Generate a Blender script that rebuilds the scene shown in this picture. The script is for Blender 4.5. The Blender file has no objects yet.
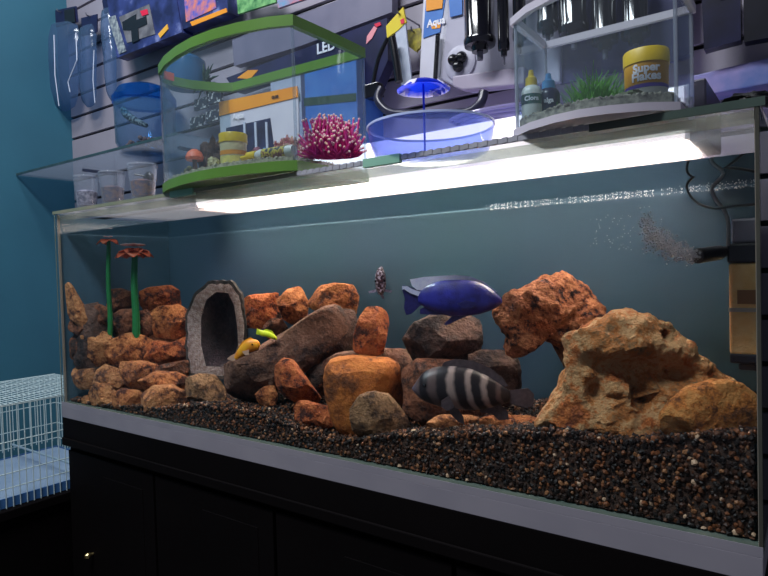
import bpy, bmesh, math, random
from mathutils import Vector, Matrix, noise, Euler
random.seed(7)
PI = math.pi
COL = bpy.context.scene.collection

# ------------------------------------------------------------------ camera model
CAM = Vector((1.94156, -0.94492, 0.38543))
YAW, PITCH, ROLL, FPX = -0.62438, -0.02777, -0.0272, 602.69
FW = Vector((math.sin(YAW)*math.cos(PITCH), math.cos(YAW)*math.cos(PITCH), math.sin(PITCH)))
_r = FW.cross(Vector((0, 0, 1))).normalized(); _u = _r.cross(FW)
RT = _r*math.cos(ROLL) + _u*math.sin(ROLL)
UP = -_r*math.sin(ROLL) + _u*math.cos(ROLL)
HR = Vector((math.cos(YAW), -math.sin(YAW), 0)); HF = Vector((math.sin(YAW), math.cos(YAW), 0)); UZ = Vector((0, 0, 1))

def ray(px, py): return FW + RT*((px-384)/FPX) + UP*((288-py)/FPX)
def at(px, py, ax, v):
    d = ray(px, py); t = (v-CAM[ax])/d[ax]; return CAM + d*t
def AY(px, py, Y): return at(px, py, 1, Y)
def AZ(px, py, Z): return at(px, py, 2, Z)
def onface(px, py, C):
    d = ray(px, py); return CAM + d*((C-CAM).dot(HF)/d.dot(HF))
def mpp(P): return (P-CAM).dot(FW)/FPX

# ------------------------------------------------------------------ materials
def srgb(c):
    return tuple((x/255/12.92 if x/255 <= .04045 else ((x/255+.055)/1.055)**2.4) for x in c) + (1,)
MATS = {}
def nodes(name):
    m = bpy.data.materials.new(name); m.use_nodes = True
    nt = m.node_tree; nt.nodes.clear()
    out = nt.nodes.new('ShaderNodeOutputMaterial'); return m, nt, out
def P(name, c, rough=.5, metal=0, c2=None, scale=20, bump=0, bscale=None, emis=None, es=0, stops=None, detail=4, coat=0, alpha=1):
    if name in MATS: return MATS[name]
    m, nt, out = nodes(name); N = nt.nodes; L = nt.links
    b = N.new('ShaderNodeBsdfPrincipled'); L.new(b.outputs[0], out.inputs[0])
    b.inputs['Base Color'].default_value = srgb(c); b.inputs['Roughness'].default_value = rough; b.inputs['Metallic'].default_value = metal
    b.inputs['Coat Weight'].default_value = coat
    b.inputs['Alpha'].default_value = alpha
    tc = N.new('ShaderNodeTexCoord')
    if c2 is not None:
        n = N.new('ShaderNodeTexNoise'); n.inputs['Scale'].default_value = scale; n.inputs['Detail'].default_value = detail; n.inputs['Roughness'].default_value = .72 if detail > 6 else .5
        L.new(tc.outputs['Object'], n.inputs['Vector'])
        r = N.new('ShaderNodeValToRGB'); cs = stops or [(.35, c), (.65, c2)]
        while len(r.color_ramp.elements) < len(cs): r.color_ramp.elements.new(.5)
        for e, (p, k) in zip(r.color_ramp.elements, cs): e.position = p; e.color = srgb(k)
        L.new(n.outputs['Fac'], r.inputs[0]); L.new(r.outputs[0], b.inputs['Base Color'])
    if bump:
        n = N.new('ShaderNodeTexNoise'); n.inputs['Scale'].default_value = bscale or scale*2; n.inputs['Detail'].default_value = 8
        n.inputs['Roughness'].default_value = .65
        L.new(tc.outputs['Object'], n.inputs['Vector'])
        bp = N.new('ShaderNodeBump'); bp.inputs['Strength'].default_value = bump; bp.inputs['Distance'].default_value = .018 if detail > 6 else .01
        L.new(n.outputs['Fac'], bp.inputs['Height']); L.new(bp.outputs[0], b.inputs['Normal'])
    if emis:
        b.inputs['Emission Color'].default_value = srgb(emis); b.inputs['Emission Strength'].default_value = es
    MATS[name] = m; return m

def glass(name, tint=(255, 255, 255), haze=0.0, hazec=(200, 205, 210), ior=1.45, gain=1.0, rough=.02, trans=False):
    """thin pane: see-through with a fresnel mirror coat and optional film of dust"""
    if name in MATS: return MATS[name]
    m, nt, out = nodes(name); N = nt.nodes; L = nt.links
    t = N.new('ShaderNodeBsdfTransparent'); t.inputs[0].default_value = srgb(tint)
    g = N.new('ShaderNodeBsdfGlossy'); g.inputs['Roughness'].default_value = rough
    f = N.new('ShaderNodeFresnel'); f.inputs[0].default_value = ior
    geo = N.new('ShaderNodeNewGeometry')
    # keep the same index on both sides of a thin pane
    mi = N.new('ShaderNodeMix'); mi.data_type = 'FLOAT'
    mi.inputs[2].default_value = ior; mi.inputs[3].default_value = 1/ior
    L.new(geo.outputs['Backfacing'], mi.inputs[0]); L.new(mi.outputs[0], f.inputs[0])
    mu = N.new('ShaderNodeMath'); mu.operation = 'MULTIPLY'; mu.inputs[1].default_value = gain; L.new(f.outputs[0], mu.inputs[0])
    x = N.new('ShaderNodeMixShader'); L.new(mu.outputs[0], x.inputs[0]); L.new(t.outputs[0], x.inputs[1]); L.new(g.outputs[0], x.inputs[2])
    last = x
    if haze:
        d = N.new('ShaderNodeBsdfTranslucent' if trans else 'ShaderNodeBsdfDiffuse'); d.inputs[0].default_value = srgb(hazec)
        y = N.new('ShaderNodeMixShader'); y.inputs[0].default_value = haze
        L.new(x.outputs[0], y.inputs[1]); L.new(d.outputs[0], y.inputs[2]); last = y
    L.new(last.outputs[0], out.inputs[0]); MATS[name] = m; return m

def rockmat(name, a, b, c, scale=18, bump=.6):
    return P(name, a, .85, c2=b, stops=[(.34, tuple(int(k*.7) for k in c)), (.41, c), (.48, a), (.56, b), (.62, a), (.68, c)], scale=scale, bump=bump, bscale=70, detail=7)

# ------------------------------------------------------------------ mesh helper
class M:
    def __init__(s): s.v = []; s.f = []
    def add(s, vs, fs):
        o = len(s.v); s.v += [Vector(v) for v in vs]; s.f += [tuple(i+o for i in f) for f in fs]; return s
    def box(s, x0, x1, y0, y1, z0, z1, rot=None, piv=None):
        vs = [Vector((x, y, z)) for z in (z0, z1) for y in (y0, y1) for x in (x0, x1)]
        if rot is not None:
            piv = Vector(piv) if piv else Vector(((x0+x1)/2, (y0+y1)/2, (z0+z1)/2)); R = Euler(rot).to_matrix()
            vs = [R @ (v-piv)+piv for v in vs]
        return s.add(vs, [(0, 2, 3, 1), (4, 5, 7, 6), (0, 1, 5, 4), (2, 6, 7, 3), (0, 4, 6, 2), (1, 3, 7, 5)])
    def prism(s, poly, vec):
        n = len(poly); vec = Vector(vec); vs = [Vector(p) for p in poly]; vs += [v+vec for v in vs]
        return s.add(vs, [tuple(range(n-1, -1, -1)), tuple(range(n, 2*n))]+[(i, (i+1) % n, n+(i+1) % n, n+i) for i in range(n)])
    def tube(s, pts, r, n=8, close=False):
        pts = [Vector(p) for p in pts]; m = len(pts); rs = r if isinstance(r, (list, tuple)) else [r]*m
        vs = []; a = None
        for i, p in enumerate(pts):
            d = (pts[min(i+1, m-1)]-pts[max(i-1, 0)]).normalized()
            if a is None:
                a = d.cross(Vector((0, 0, 1)))
                if a.length < .1: a = d.cross(Vector((1, 0, 0)))
            a = (a-d*a.dot(d)).normalized(); b = d.cross(a)
            for k in range(n):
                t = 2*PI*k/n; vs.append(p+(a*math.cos(t)+b*math.sin(t))*rs[i])
        fs = [(i*n+k, i*n+(k+1) % n, (i+1)*n+(k+1) % n, (i+1)*n+k) for i in range(m-1) for k in range(n)]
        fs += [tuple(range(n-1, -1, -1)), tuple(range((m-1)*n, m*n))]
        return s.add(vs, fs)
    def lathe(s, prof, c=(0, 0, 0), n=28, axis=None):
        """prof: (radius, height) pairs; axis: direction, default z"""
        c = Vector(c); ax = Vector(axis).normalized() if axis else Vector((0, 0, 1))
        a = ax.cross(Vector((0, 1, 0)));
        if a.length < .1: a = ax.cross(Vector((1, 0, 0)))
        a.normalize(); b = ax.cross(a); vs = []
        for (r, h) in prof:
            for k in range(n):
                t = 2*PI*k/n; vs.append(c+ax*h+(a*math.cos(t)+b*math.sin(t))*max(r, 1e-5))
        m = len(prof)
        fs = [(i*n+k, i*n+(k+1) % n, (i+1)*n+(k+1) % n, (i+1)*n+k) for i in range(m-1) for k in range(n)]
        return s.add(vs, fs)
    def ball(s, c, r, n=8, sc=(1, 1, 1)):
        c = Vector(c); prof = [(math.sin(PI*i/n), -math.cos(PI*i/n)) for i in range(n+1)]
        q = M().lathe(prof, n=n+2)
        return s.add([Vector((v.x*r*sc[0], v.y*r*sc[1], v.z*r*sc[2]))+c for v in q.v], q.f)
    def build(s, name, mat, parent=None, smooth=True, bevel=0, angle=35):
        me = bpy.data.meshes.new(name); 
        org = Vector((0, 0, 0))
        if s.v:
            lo = Vector([min(v[i] for v in s.v) for i in range(3)]); hi = Vector([max(v[i] for v in s.v) for i in range(3)])
            org = Vector(((lo.x+hi.x)/2, (lo.y+hi.y)/2, lo.z))
        me.from_pydata([tuple(v-org) for v in s.v], [], s.f)
        bm = bmesh.new(); bm.from_mesh(me); bmesh.ops.remove_doubles(bm, verts=bm.verts, dist=1e-6)
        bmesh.ops.recalc_face_normals(bm, faces=bm.faces); bm.to_mesh(me); bm.free()
        if smooth:
            me.polygons.foreach_set('use_smooth', [True]*len(me.polygons)); me.set_sharp_from_angle(angle=math.radians(angle))
        me.materials.append(mat)
        o = bpy.data.objects.new(name, me); COL.objects.link(o)
        if parent is not None:
            pw = parent_world(parent); o.parent = parent; o.location = org-pw
        else: o.location = org
        o['_w'] = 0
        if bevel:
            b = o.modifiers.new('bevel', 'BEVEL'); b.width = bevel; b.segments = 2; b.limit_method = 'ANGLE'
        del o['_w']
        return o
def parent_world(o):
    w = Vector((0, 0, 0))
    while o is not None: w += Vector(o.location); o = o.parent
    return w
def thing(name, label, cat, loc, group=None):
    o = bpy.data.objects.new(name, None); COL.objects.link(o); o.location = loc; o.empty_display_size = .05
    return tag(o, label, cat, group)
def tag(o, label=None, cat=None, group=None, kind=None):
    if label: o['label'] = label
    if cat: o['category'] = cat
    if group: o['group'] = group
    if kind: o['kind'] = kind
    return o
def struct(o): o['kind'] = 'structure'; return o

def text_mesh(txt, size, bold=0.0):
    c = bpy.data.curves.new('lettering', 'FONT'); c.body = txt; c.size = size; c.align_x = 'CENTER'; c.align_y = 'CENTER'; c.offset = bold; c.extrude = .0004; c.resolution_u = 3
    o = bpy.data.objects.new('lettering', c); COL.objects.link(o); bpy.context.view_layer.update()
    me = bpy.data.meshes.new_from_object(o.evaluated_get(bpy.context.evaluated_depsgraph_get()))
    bpy.data.objects.remove(o); bpy.data.curves.remove(c); me.name = 'lettering'; return me
def lettering(txt, size, mat, parent, O, xd, yd, bold=0.0, name='lettering', wrap=None):
    """flat text centred on O with axes xd (reading) and yd (up); wrap=(centre, radius) bends it round an upright jar"""
    me = text_mesh(txt, size, bold); O = Vector(O); xd = Vector(xd).normalized(); yd = Vector(yd).normalized(); zd = xd.cross(yd)
    for v in me.vertices:
        x, y, z = v.co
        if wrap:
            c, r = wrap; n0 = (O-c); n0.z = 0; n0.normalize(); t = Vector((0, 0, 1)).cross(n0); a = x/r; sk = yd.dot(xd)
            q = Vector((c.x, c.y, O.z))+(n0*math.cos(a)+t*math.sin(a))*(r+z)+Vector((0, 0, y))
        else: q = O+xd*x+yd*y+zd*z
        v.co = q
    me.materials.append(mat); o = bpy.data.objects.new(name, me); COL.objects.link(o)
    w = parent_world(parent)
    for v in me.vertices: v.co -= O
    o.parent = parent; o.location = O-w; return o

def resample(poly, n, smooth=1):
    pts = [Vector((p[0], p[1])) for p in poly]
    for _ in range(smooth):
        q = []
        for i in range(len(pts)):
            a, b = pts[i], pts[(i+1) % len(pts)]; q += [a*.8+b*.2, a*.2+b*.8]
        pts = q
    L = [0]
    for i in range(len(pts)): L.append(L[-1]+(pts[(i+1) % len(pts)]-pts[i]).length)
    out = []; j = 0
    for k in range(n):
        t = L[-1]*k/n
        while L[j+1] < t: j += 1
        a, b = pts[j], pts[(j+1) % len(pts)]; out.append(a.lerp(b, (t-L[j])/max(1e-9, L[j+1]-L[j])))
    return out

# ------------------------------------------------------------------ room shell
teal = P('teal_wall_paint', (50, 104, 126), .6, c2=(54, 112, 134), scale=2.2, bump=.05, bscale=60)
slat = P('slatwall_laminate', (160, 155, 168), .55, c2=(152, 147, 160), scale=3, bump=.05)
groove = P('slatwall_groove', (26, 22, 34), .8)
WY = .57; WX = -.99
struct(M().box(WX-.1, WX, -3.2, WY+.1, -.85, 2.6).build('wall_left', teal, smooth=False))
wb = M().box(WX, 3.2, WY+.014, WY+.1, -.85, 2.6)
struct(wb.build('wall_back', groove, smooth=False))
sl = M(); z = .665-1.5
while z < 2.6:
    if z > -.84: sl.box(WX, 3.2, WY, WY+.015, z+.006, min(2.59, z+.094))
    z += .1
so = sl.build('trim_slats', slat, smooth=False, bevel=.001); struct(so)
struct(M().box(WX-.1, 3.2, -3.2, WY+.1, -.95, -.85).build('floor', P('floor_tile', (60, 58, 60), .4, c2=(70, 66, 66), scale=4), smooth=False))
struct(M().box(WX-.1, 3.2, -3.2, WY+.1, 2.6, 2.7).build('ceiling', P('ceiling_paint', (150, 155, 160), .8, c2=(140, 146, 152), scale=3), smooth=False))

# ------------------------------------------------------------------ aquarium
TL, TH, TD = 1.88, .60, .40
TX = TL
aq = thing('aquarium', 'long rimless glass aquarium with rocks and fish on a black cabinet', 'aquarium', (.94, .25, -.047))
gfront = glass('tank_glass', (253, 254, 254), ior=1.4, gain=.3)
gedge = P('tank_glass_edge', (92, 104, 96), .25, c2=(110, 118, 108), scale=30)
M().box(0, TX, -.0075, -.0045, 0, .592).build('front_pane', gfront, aq, smooth=False)
M().box(0, .0045, -.004, TD+.05, 0, .592).build('left_pane', gfront, aq, smooth=False)
M().box(TX-.0045, TX, -.004, TD+.05, 0, .592).build('right_pane', glass('tank_glass_side', (128, 144, 140), ior=1.4, gain=.6), aq, smooth=False)  # dark tint stands in for the dark reflection on this grazing pane
bpm = P('blue_back_panel', (66, 86, 108), .5, c2=(62, 92, 104), scale=1.6, detail=1)
q = M().box(0, TX, TD, TD+.006, 0, .531); q.box(0, TX, TD+.006, .45, .525, .531); q.box(0, TX, .45, .456, .531, .592); q.build('back_panel', bpm, aq, smooth=False)
M().box(-.0012, -.0004, 0, TD+.05, 0, .585).build('side_film', P('side_film_blue', (92, 118, 136), .5, c2=(86, 112, 130), scale=2, detail=1), aq, smooth=False)
M().box(0, TX, -.008, TD+.05, -.012, 0).build('bottom_pane', gedge, aq, smooth=False)
seam = P('clear_silicone', (150, 140, 128), .35)
for x0, x1 in ((.0, .006), (TX-.006, TX)):
    M().box(x0, x1, .0, .006, .0, .59).build('silicone_seam', seam, aq, smooth=False)
M().box(0, .0045, -.0085, -.0075, 0, .592).build('pane_edge', gedge, aq, smooth=False)
M().box(TX-.0045, TX, -.0085, -.0075, 0, .592).build('pane_edge', P('dark_pane_edge', (64, 62, 54), .3, c2=(74, 74, 66), scale=20), aq, smooth=False)
M().box(0.0, TX, 0.001, .05, .578, .586).build('front_brace', glass('brace_glass', (240, 246, 240), haze=.25, hazec=(200, 190, 180), gain=.3, trans=True), aq, smooth=False)
M().box(0, TX, -.0095, TD+.052, -.047, -.012).build('base_trim', P('grey_base_trim', (152, 147, 156), .35, c2=(142, 138, 148), scale=6), aq, smooth=False, bevel=.001)
M().box(0, TX, -.0095, -.0085, -.012, .002).build('base_lip', P('grey_base_trim', (128, 128, 140)), aq, smooth=False)

# water body: sides barely tinted, surface mirror seen from below
wm = M().box(.0065, TX-.0065, .0065, TD-.002, .003, .531)
w = wm.build('water', glass('water_side', (250, 254, 255), ior=1.0, gain=0), smooth=False)
m, nt, out = nodes('water_surface'); N = nt.nodes; L = nt.links
t = N.new('ShaderNodeBsdfTransparent'); t.inputs[0].default_value = (.98, .99, 1, 1)
g = N.new('ShaderNodeBsdfGlossy'); g.inputs['Roughness'].default_value = .03; g.inputs[0].default_value = (.72, .8, .84, 1)
f = N.new('ShaderNodeFresnel'); f.inputs[0].default_value = 1.33
x = N.new('ShaderNodeMixShader'); L.new(f.outputs[0], x.inputs[0]); L.new(t.outputs[0], x.inputs[1]); L.new(g.outputs[0], x.inputs[2]); L.new(x.outputs[0], out.inputs[0])
tc = N.new('ShaderNodeTexCoord'); n = N.new('ShaderNodeTexNoise'); n.inputs['Scale'].default_value = 14; n.inputs['Detail'].default_value = 2; L.new(tc.outputs['Object'], n.inputs['Vector'])
bp = N.new('ShaderNodeBump'); bp.inputs['Strength'].default_value = .05; bp.inputs['Distance'].default_value = .004; L.new(n.outputs[0], bp.inputs['Height']); L.new(bp.outputs[0], g.inputs['Normal'])
w.data.materials.append(m)
for p in w.data.polygons:
    if p.normal.z > .9: p.material_index = 1
tag(w, 'clear bluish water filling the long aquarium up to just below its lid', 'water', kind='stuff')

# lid
lid = thing('glass_lid', 'greenish glass lid with a ridged front strip on the aquarium', 'aquarium lid', (.94, .2, .592))
M().box(0, TX, -.008, TD+.05, .5925, .600).build('lid_pane', glass('lid_glass', (246, 248, 244), haze=.2, hazec=(214, 204, 204), gain=.3, trans=True), lid, smooth=False)
ridge = M().box(1.05, 1.66, -.010, -.006, .5915, .6005)
x_ = 1.05
while x_ < 1.66:
    ridge.box(x_, x_+.009, -.0115, -.004, .5925, .6015); x_ += .018
ridge.build('ridged_strip', P('clear_ridged_plastic', (176, 176, 184), .3, c2=(160, 160, 170), scale=20), lid, smooth=False)
M().box(-.007, 1.05, -.0095, -.006, .5915, .6005).build('lid_edge', P('green_glass_edge', (122, 134, 110), .3, c2=(150, 146, 124), scale=8), lid, smooth=False)
M().box(1.66, TX+.007, -.0095, -.006, .5885, .6005).build('lid_edge', P('dark_glass_edge', (62, 76, 70), .3, c2=(72, 88, 80), scale=8), lid, smooth=False)
mint = P('mint_clip', (150, 200, 176), .3, c2=(140, 190, 168), scale=20)
for pa, pb in ((170, 192), (364, 400)):
    a = AY(pa, 192, -.012); b = AY(pb, 160, -.012); M().box(a.x, b.x, -.014, -.004, .586, .6035).build('lid_clip', mint, lid, smooth=False, bevel=.001)

# light
lf = thing('light_fixture', 'long white LED light bar lying on the aquarium lid', 'aquarium light', (.95, .3, .6))
M().box(.36, 1.76, .252, .445, .606, .704).build('housing', P('white_fixture_plastic', (226, 222, 228), .4, c2=(216, 212, 222), scale=9), lf, smooth=False, bevel=.004)
LEDM = P('led_diffuser', (255, 250, 252), .5, emis=(255, 234, 222), es=19.0)
M().box(.37, 1.75, .255, .44, .6015, .6055).build('diffuser', LEDM, lf, smooth=False)
M().box(1.758, 1.785, .25, .448, .6015, .708).build('end_cap', P('dark_end_cap', (40, 40, 56), .4, c2=(50, 48, 66), scale=9), lf, smooth=False, bevel=.003)
M().box(.335, .361, .25, .448, .6015, .708).build('end_cap', MATS['dark_end_cap'], lf, smooth=False, bevel=.003)
M().box(.37, 1.75, .247, .252, .608, .700).build('side_diffuser', P('side_diffuser_glow', (255, 250, 252), .5, emis=(244, 226, 240), es=1.5), lf, smooth=False)
M().box(.37, 1.75, .445, .449, .611, .627).build('side_diffuser', P('rear_diffuser_glow', (255, 250, 252), .5, emis=(206, 190, 255), es=14), lf, smooth=False)

# cabinet
cab = thing('cabinet', 'black wooden aquarium cabinet with plain doors and a moulded top', 'cabinet', (.94, .2, -.85))
blk = P('black_cabinet_lacquer', (8, 5, 6), .75, c2=(12, 8, 9), scale=3)
blk.node_tree.nodes['Principled BSDF'].inputs['Specular IOR Level'].default_value = .08
M().box(0, TX, .012, TD+.05, -.78, -.12).build('body', blk, cab, smooth=False)
M().box(.02, TX-.02, .03, TD+.04, -.85, -.78).build('plinth', blk, cab, smooth=False)
M().box(0, TX, -.009, TD+.05, -.12, -.047).build('top_board', blk, cab, smooth=False, bevel=.002)
mo = M(); mo.box(0, TX, -.014, -.0085, -.135, -.11)
mo.build('moulding', blk, cab, smooth=False, bevel=.004)
for i in range(4):
    x0 = .02+i*.4625; x1 = x0+.4525
    d = M().box(x0, x1, -.004, .0118, -.77, -.15); d.box(x0+.2, x1-.05, -.0055, -.003, -.72, -.2)
    dd = d.build('door', blk, cab, smooth=False, bevel=.003)
    kx = x0+.125 if i % 2 == 0 else x1-.125
    M().lathe([(0, .026), (.006, .025), (.009, .018), (.007, .01), (.004, .006), (.004, 0), (0, 0)], (kx, -.004, -.45), 14, axis=(0, -1, 0)).build('knob', P('worn_brass', (190, 170, 120), .3, .9), dd)

# ------------------------------------------------------------------ cage and its stand
cg = thing('pet_cage', 'white wire pet cage with a blue tray left of the cabinet', 'cage', (-.3, -.3, -.3))
wire = P('white_coated_wire', (200, 220, 222), .35)
cx0, cx1, cy0, cy1, cz0, cz1 = -.52, -.05, -.62, .22, -.30, .012
def bars(a, b, va, vb, n):
    q = M(); a = Vector(a); b = Vector(b)
    for i in range(n+1):
        p = a.lerp(b, i/n); q.tube([p+Vector(va), p+Vector(vb)], .0017, 6)
    return q
q = bars((cx1, cy0, 0), (cx1, cy1, 0), (0, 0, cz0), (0, 0, cz1), 42)
for zz in (cz0+.06, cz0+.105, cz0+.2, cz1-.002): q.tube([(cx1, cy0, zz), (cx1, cy1, zz)], .0018, 6)
q.build('side_panel', wire, cg)
q = bars((cx0, cy0, 0), (cx0, cy1, 0), (0, 0, cz0+.05), (0, 0, cz1), 42)
for zz in (cz0+.06, cz0+.12, cz0+.2, cz1): q.tube([(cx0, cy0, zz), (cx0, cy1, zz)], .0018, 6)
q.build('side_panel', wire, cg)
q = bars((cx0, cy0, cz1), (cx0, cy1, cz1), (0, 0, 0), (cx1-cx0, 0, 0), 56)
for i in range(5): xx = cx0+(cx1-cx0)*i/4; q.tube([(xx, cy0, cz1+.002), (xx, cy1, cz1+.002)], .0018, 6)
q.build('top_panel', wire, cg)
for yy in (cy0, cy1):
    q = bars((cx0, yy, 0), (cx1, yy, 0), (0, 0, cz0), (0, 0, cz1), 24)
    for zz in (cz0+.06, cz0+.12, cz0+.2, cz1): q.tube([(cx0, yy, zz), (cx1, yy, zz)], .0018, 6)
    q.build('end_panel', wire, cg)
q = M().box(cx0+.006, cx1-.006, cy0+.006, cy1-.006, cz0+.001, cz0+.008)
for bx in ((cx0+.004, cx0+.008, cy0+.004, cy1-.004), (cx1-.008, cx1-.004, cy0+.004, cy1-.004), (cx0+.004, cx1-.004, cy0+.004, cy0+.008), (cx0+.004, cx1-.004, cy1-.008, cy1-.004)):
    q.box(*bx, cz0+.001, cz0+.03)
q.build('tray', P('blue_tray_plastic', (58, 104, 160), .4, c2=(66, 112, 168), scale=8), cg, smooth=False)
for yy in (-.45, -.2, .05): M().tube([(cx0, yy, cz0+.075), (cx1, yy, cz0+.075)], .004, 8).build('floor_rail', P('pale_wire', (150, 175, 190), .4), cg)
M().box(cx0+.01, cx1-.01, cy0+.01, cy1-.01, cz0+.0085, cz0+.026).build('tray_liner', P('pale_tray_liner', (150, 172, 196), .6, c2=(136, 160, 188), scale=10), cg, smooth=False)
st = thing('stand', 'black low stand under the white wire cage', 'stand', (-.3, -.2, -.85))
M().box(-.60, -.03, -.66, .26, -.33, -.301).build('top', blk, st, smooth=False, bevel=.003)
M().box(-.58, -.05, -.62, .24, -.85, -.33).build('body', blk, st, smooth=False)

# ------------------------------------------------------------------ gravel
HX = [(0, .004), (.2, .008), (.45, .026), (.68, .056), (.85, .06), (1.0, .046), (1.08, .032), (1.14, .034), (1.3, .068), (1.45, .09), (1.57, .11), (1.68, .112), (1.8, .138), (1.88, .146)]
def gh(x, y):
    for (a, ha), (b, hb) in zip(HX, HX[1:]):
        if x <= b:
            h = ha+(hb-ha)*max(0, (x-a))/(b-a); break
    else: h = HX[-1][1]
    return max(.004, h-.012*max(0, min(1, y/.12))+.006*noise.noise(Vector((x*9, y*9, 0))))
gm = P('gravel_bed', (44, 30, 24), .8, c2=(90, 64, 50), scale=160, bump=.5)
q = M(); nx, ny = 188, 38
vs = [];
for j in range(ny+1):
    for i in range(nx+1):
        x = .012+(TX-.024)*i/nx; y = .0145+(TD-.025)*j/ny; vs.append((x, y, gh(x, y)-.004))
b0 = len(vs)
for i in range(nx+1): vs.append((.012+(TX-.024)*i/nx, .0145, .003))
fs = [(j*(nx+1)+i, j*(nx+1)+i+1, (j+1)*(nx+1)+i+1, (j+1)*(nx+1)+i) for j in range(ny) for i in range(nx)]
fs += [(b0+i, b0+i+1, i+1, i) for i in range(nx)]
bed = q.add(vs, fs); 
# pebbles
m, nt, out = nodes('pebbles'); N = nt.nodes; L = nt.links
b = N.new('ShaderNodeBsdfPrincipled'); L.new(b.outputs[0], out.inputs[0]); b.inputs['Roughness'].default_value = .55; b.inputs['Specular IOR Level'].default_value = .35
at_ = N.new('ShaderNodeAttribute'); at_.attribute_name = 'tone'; r = N.new('ShaderNodeValToRGB'); r.color_ramp.interpolation = 'CONSTANT'
cs = [(0, (26, 17, 14)), (.36, (56, 32, 21)), (.58, (88, 52, 32)), (.70, (40, 25, 20)), (.80, (118, 68, 38)), (.90, (144, 96, 62)), (.975, (196, 160, 130)), (.985, (60, 52, 48))]
while len(r.color_ramp.elements) < len(cs): r.color_ramp.elements.new(.5)
for e, (p, k) in zip(r.color_ramp.elements, cs): e.position = p; e.color = srgb(k)
L.new(at_.outputs['Fac'], r.inputs[0]); L.new(r.outputs[0], b.inputs['Base Color'])
ico = bmesh.new(); bmesh.ops.create_icosphere(ico, subdivisions=1, radius=1); ico.verts.ensure_lookup_table()
IV = [v.co.copy() for v in ico.verts]; IF = [tuple(v.index for v in f_.verts) for f_ in ico.faces]; ico.free()
PV = []; PF = []; PT = []
def peb(x, y, z, r):
    o = len(PV); R = Euler((random.random()*6, random.random()*6, random.random()*6)).to_matrix(); sc = Vector((r*random.uniform(.8, 1.4), r, r*random.uniform(.6, 1)))
    tn = random.random()
    for v in IV:
        k = R @ Vector((v.x*sc.x, v.y*sc.y, v.z*sc.z))*random.uniform(.85, 1.1)
        PV.append((min(TX-.0075, max(.0075, x+k.x)), min(TD-.004, max(.0072, y+k.y)), max(.0032, z+k.z))); PT.append(tn)
    for f_ in IF: PF.append((f_[0]+o, f_[1]+o, f_[2]+o))
# against the front pane
x = .012
while x < TX-.012:
    z = .004
    H = gh(x, .01)
    while z < H+.002:
        peb(x+random.uniform(-.003, .003), .0145+random.uniform(-.0015, .003), z+random.uniform(-.002, .002), random.uniform(.003, .0056)); z += .0066
    x += .0066
# on top
y = .013
while y < TD-.008:
    x = .012; st_ = .0056+.0035*(y/TD)
    while x < TX-.012:
        xx = x+random.uniform(-.003, .003); yy = y+random.uniform(-.003, .003)
        peb(xx, yy, gh(xx, yy)+random.uniform(-.003, .005), random.uniform(.0028, .0055)*(1+.3*y/TD)); x += st_
    y += st_
me = bpy.data.meshes.new('gravel'); me.from_pydata(PV, [], PF); a_ = me.attributes.new('tone', 'FLOAT', 'POINT'); a_.data.foreach_set('value', PT)
me.materials.append(m); go = bpy.data.objects.new('gravel', me); COL.objects.link(go)
tag(go, 'coarse dark brown gravel heaped along the aquarium bottom', 'gravel', kind='stuff')
bo = bed.build('gravel_bed', gm, go); bo['kind'] = 'stuff'

# ------------------------------------------------------------------ rocks
OR = rockmat('orange_sandstone', (186, 106, 58), (220, 142, 84), (96, 48, 32), 24, 1)
ORR = rockmat('red_orange_stone', (178, 86, 42), (206, 118, 64), (84, 38, 26), 22, 1)
TAN = rockmat('tan_stone', (190, 120, 70), (214, 150, 98), (104, 58, 38), 24, 1)
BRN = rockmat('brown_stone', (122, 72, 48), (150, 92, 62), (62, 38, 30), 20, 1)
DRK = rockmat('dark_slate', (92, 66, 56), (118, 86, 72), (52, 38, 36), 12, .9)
SLB = rockmat('brown_slate', (110, 74, 58), (134, 94, 74), (70, 48, 42), 12, .9)
GOL = rockmat('ochre_smooth_stone', (186, 104, 42), (200, 120, 54), (120, 66, 32), 10, .5)
GRY = rockmat('grey_tan_stone', (136, 98, 66), (164, 122, 84), (84, 58, 42), 26, 1)
LAV = rockmat('lava_stone', (190, 104, 58), (224, 144, 92), (74, 38, 28), 34, 1.6)
BIG = P('weathered_limestone', (212, 146, 84), .85, c2=(1, 1, 1), stops=[(.34, (110, 86, 62)), (.40, (176, 130, 84)), (.46, (228, 138, 66)), (.53, (244, 192, 134)), (.60, (230, 128, 58)), (.68, (150, 76, 42))], scale=14, bump=1.6, bscale=60, detail=9)

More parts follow.
